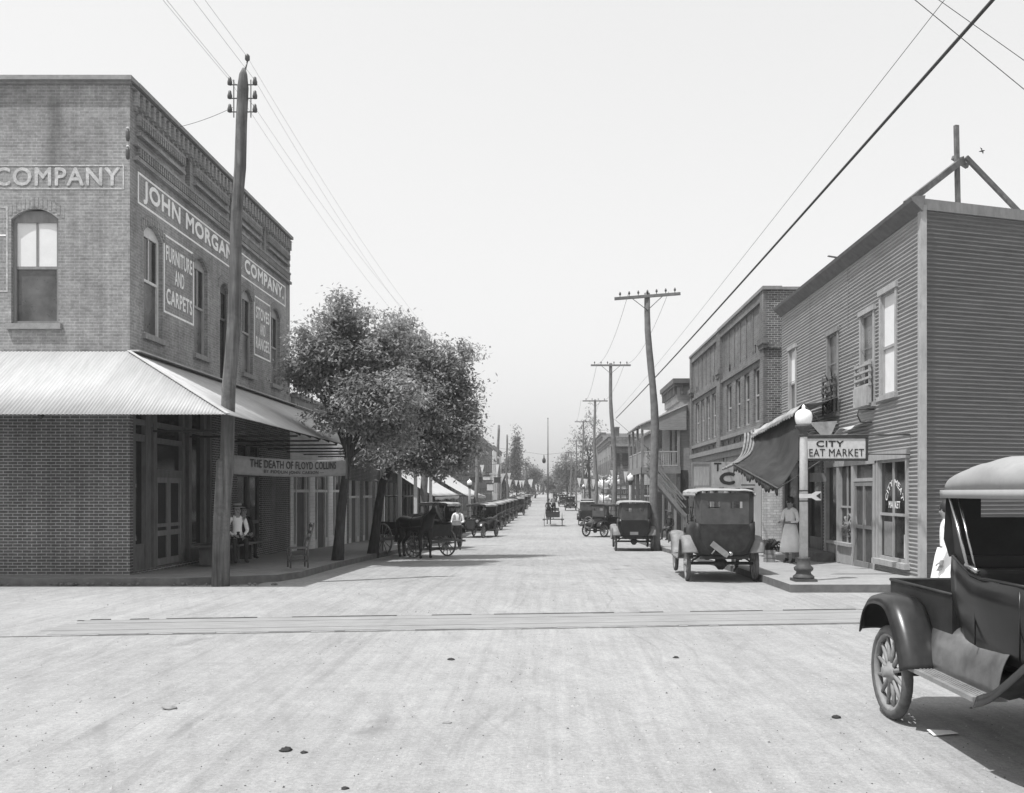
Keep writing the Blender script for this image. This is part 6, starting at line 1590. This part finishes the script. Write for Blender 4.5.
sm_ = person('seated man with striped straw hat and white shirt under the canopy', (-7.5, 22.3, .15), R(-62), 'sit', 1.72, hat='straw', arms='lap', seat=.46)
person('dark-clothed man seated against the wall behind the man in the straw hat', (-7.9, 24.0, .12), R(-50), 'sit', 1.68, shirt=M_CLK, hat='felt', arms='lap', seat=.46)
BE = thing('wall_bench', 'low wooden bench under the canopy that the two men sit on', 'bench', (0, 0, 0))
mb = MB(); mb.box(-8.45, -7.45, 21.8, 24.5, .53, .58); mb.build('seat', M_WOODD, BE)
for y in (22.0, 23.0, 24.0):
    mb = MB(); mb.box(-8.3, -7.7, y-.04, y+.04, .1, .53); mb.build('leg', M_WOODD, BE)
person('man in white shirt, braces and cap standing beside the first parked car on the left', at(-3.62, 37.3), R(-95), h=1.72, hat='cap', braces=True, arms='hold', trousers=M_CARD)
CB = thing('carried_box', 'pale carton in the hands of the man in braces', 'box', (-3.64, 36.93, g(37)+1.0))
mb = MB(); mb.box(-.17, .17, -.12, .10, 0, .2); mb.build('carton', M_CRATE, CB, bevel=.01)
person('standing driver in dark hat on the farm wagon in mid street', (.55, 74.25, g(74)+.76), R(90), h=1.7, shirt=M_CLG, hat='felt', arms='reins', detail=False)
person('passenger seated on the left of the farm wagon in mid street', (.12, 74.15, g(74)+.78), R(90), 'sit', 1.65, shirt=M_CLK, hat='felt', arms='lap', seat=.48, detail=False)
person('person in white dress standing between the truck and the dark corrugated wall', (5.78, 13.3, 0), R(160), h=1.66, skirt=M_CLW, trousers=M_CLG, arms='down', hair=M_HAIR)
person('dark seated figure at the foot of the balcony house wall', (6.0, 45.2, g(45)+.15), R(230), 'sit', 1.65, shirt=M_CLK, arms='lap', detail=False, hat='felt')
ST = thing('stool', 'stool under the dark seated figure by the balcony house', 'stool', (6.0, 45.2, g(45)+.15))
mb = MB(); mb.lathe([(.17, .42), (.18, .45), (.17, .47)], 12); mb.build('seat', M_WOODD, ST)
for i in range(3):
    mb = MB(); a = 2.1*i; mb.tube([(.1*math.cos(a), .1*math.sin(a), .43), (.17*math.cos(a), .17*math.sin(a), 0)], .018, 6); mb.build('leg', M_WOODD, ST)
CR = thing('wooden_crate', 'pale wooden crate on the pavement left of the woman', 'crate', (5.80, 24.0, g(24)+.15)); CR.scale = (.62, .8, 1)
mb = MB()
for z in (0, .11, .22):
    mb.box(-.2, .2, -.17, -.155, z+.005, z+.1); mb.box(-.2, .2, .155, .17, z+.005, z+.1); mb.box(-.2, -.185, -.15, .15, z+.005, z+.1); mb.box(.185, .2, -.15, .15, z+.005, z+.1)
mb.box(-.18, .18, -.15, .15, 0, .02); mb.build('crate_body', M_CRATE, CR)
mb = MB(); random.seed(3)
for i in range(34):
    a = random.uniform(0, 6.28); r_ = random.uniform(.08, .34); mb.tube([(0, 0, .25), (r_*.6*math.cos(a), r_*.6*math.sin(a), .45+random.uniform(0, .12)), (r_*math.cos(a), r_*math.sin(a), .38+random.uniform(-.1, .2))], [.05, .045, .01], 5)
dp = mb.build('dark_foliage', M_CLK); dp.location = (5.78, 24.0, g(24)+.16); tag(dp, 'dark drooping bundle lying on top of the pale crate', 'bundle')

# ---- chair on the kerb
CH = thing('wooden_chair', 'empty ladder-back wooden chair on the left kerb', 'chair', (-5.62, 20.75, .15), R(205))
for sx in (-1, 1):
    for sy_ in (-1, 1):
        mb = MB(); top = 1.0 if sx < 0 else .46
        mb.tube([(sx*.19, sy_*.19, 0), (sx*.19, sy_*.19, .45), (sx*.19-(.13 if sx < 0 else 0), sy_*.19, top)], .02, 8); mb.build('leg', M_WOODD, CH)
mb = MB(); mb.box(-.2, .2, -.2, .2, .43, .46); mb.build('seat', M_WOODD, CH)
mb = MB()
for z, x in ((.62, -.235), (.76, -.26), (.9, -.29)): mb.box(x-.01, x+.01, -.19, .19, z, z+.07)
mb.build('backrest', M_WOODD, CH)
mb = MB()
for z in (.15, .28):
    for s_ in (-1, 1): mb.tube([(-.19, s_*.19, z), (.19, s_*.19, z)], .012, 5)
    mb.tube([(.19, -.19, z), (.19, .19, z)], .012, 5); mb.tube([(-.19, -.19, z), (-.19, .19, z)], .012, 5)
mb.build('stretcher', M_WOODD, CH)
# ---- horse (faces +x), one continuous body
def horse(label, loc, rz, k=1.0):
    t = thing('horse', label, 'horse', loc, rz); J = []; B = []; Tg = []
    def j(p, r): J.append((tuple(c_*k for c_ in p), tuple(q*k for q in r) if hasattr(r, '__len__') else r*k)); return len(J)-1
    def bn_(a, b_): B.append((a, b_)); Tg.append(0)
    rump = j((-.62, 0, 1.12), (.25, .24)); loin = j((-.30, 0, 1.13), (.27, .25)); belly = j((.10, 0, 1.06), (.30, .27)); wth = j((.45, 0, 1.12), (.30, .23)); tail0 = j((-.86, 0, 1.20), .07)
    bn_(loin, rump); bn_(loin, belly); bn_(belly, wth); bn_(rump, tail0)
    n1 = j((.72, 0, 1.32), (.19, .13)); n2 = j((.94, 0, 1.50), (.14, .10)); poll = j((1.08, 0, 1.60), (.10, .085)); ck = j((1.16, 0, 1.49), (.115, .08)); mz = j((1.30, 0, 1.27), (.07, .06)); ms = j((1.36, 0, 1.17), (.06, .05))
    bn_(wth, n1); bn_(n1, n2); bn_(n2, poll); bn_(poll, ck); bn_(ck, mz); bn_(mz, ms)
    for s_ in (-1, 1):
        er = j((1.06, s_*.06, 1.73), .025); bn_(poll, er)
        off = .07*s_
        sd_ = j((.52, s_*.14, .92), .13); fk0 = j((.50+off, s_*.14, .72), .075); kn = j((.53+off, s_*.14, .47), .052); fet = j((.52+off, s_*.14, .16), .036); hf = j((.56+off, s_*.14, .05), .06)
        bn_(wth, sd_); bn_(sd_, fk0); bn_(fk0, kn); bn_(kn, fet); bn_(fet, hf)
        th0 = j((-.58, s_*.15, .92), .17); st = j((-.48-off, s_*.15, .74), .11); hk = j((-.72-off, s_*.14, .50), .055); sk = j((-.68-off, s_*.14, .17), .038); hh = j((-.63-off, s_*.14, .05), .06)
        bn_(rump, th0); bn_(th0, st); bn_(st, hk); bn_(hk, sk); bn_(sk, hh)
    skin_body('body', J, B, t, [M_HORSE], Tg, 2, root=1)
    mb = MB(); mb.T = Matrix.Scale(k, 4)
    for i in range(14): mb.tube([(-.88, random.uniform(-.03, .03), 1.22), (-.98+random.uniform(-.03, .03), random.uniform(-.05, .05), .95), (-.95+random.uniform(-.05, .05), random.uniform(-.06, .06), .5)], [.03, .03, .005], 5)
    mb.build('tail', M_CLK, t)
    mb = MB(); mb.T = Matrix.Scale(k, 4)
    for i in range(16):
        f = i/15; p = Vector((.62, 0, 1.44)).lerp(Vector((1.08, 0, 1.70)), f); mb.tube([p, p+Vector((-.02, .09, -.05)), p+Vector((-.02, .13, -.2))], [.02, .025, .005], 5)
    mb.build('mane', M_CLK, t)
    mb = MB(); mb.T = Matrix.Scale(k, 4)
    C_ = [(.62+.06*math.sin(a*math.pi/8), .24*math.cos(a*math.pi/8), 1.18+.30*math.sin(a*math.pi/8)) for a in range(17)]; mb.tube(C_, .03, 6, cap=False)
    for s_ in (-1, 1): mb.tube([(.60, s_*.25, 1.05), (.1, s_*.31, 1.0), (-.6, s_*.28, .95), (-1.2, s_*.26, .85)], .012, 5)
    C_ = [(.12, .30*math.cos(a*math.pi/8), 1.07+.33*math.sin(a*math.pi/8)) for a in range(17)]; mb.tube(C_, .015, 5)
    for z, x in ((1.36, 1.25), (1.27, 1.30)): mb.tube([(x+.07*math.cos(a*math.pi/6)*.9, .075*math.sin(a*math.pi/6), z+.02*math.cos(a*math.pi/6)) for a in range(13)], .008, 4)
    mb.build('harness', M_LEATH, t)
    return t
horse('dark horse in harness standing before the wagon, turned to the street', at(-4.15, 28.9), R(-44), 1.0)
horse('dark horse hitched ahead of the farm wagon in mid street', at(.15, 77.2), R(90), .95)['group'] = 'team of the farm wagon'

# ================================================================== HAZE
HZ = MB(); HZ.box(-260, 260, -35, 590, -4, 24)
M_HAZE = bpy.data.materials.new('haze'); M_HAZE.use_nodes = True; t = M_HAZE.node_tree; t.nodes.clear()
pv_ = t.nodes.new('ShaderNodeVolumePrincipled'); pv_.inputs['Color'].default_value = (.99, .99, .99, 1); pv_.inputs['Density'].default_value = .0008; pv_.inputs['Anisotropy'].default_value = .2
o_ = t.nodes.new('ShaderNodeOutputMaterial'); t.links.new(pv_.outputs[0], o_.inputs['Volume'])
tag(HZ.build('haze', M_HAZE), 'pale summer haze over the whole street', 'haze', kind='stuff')
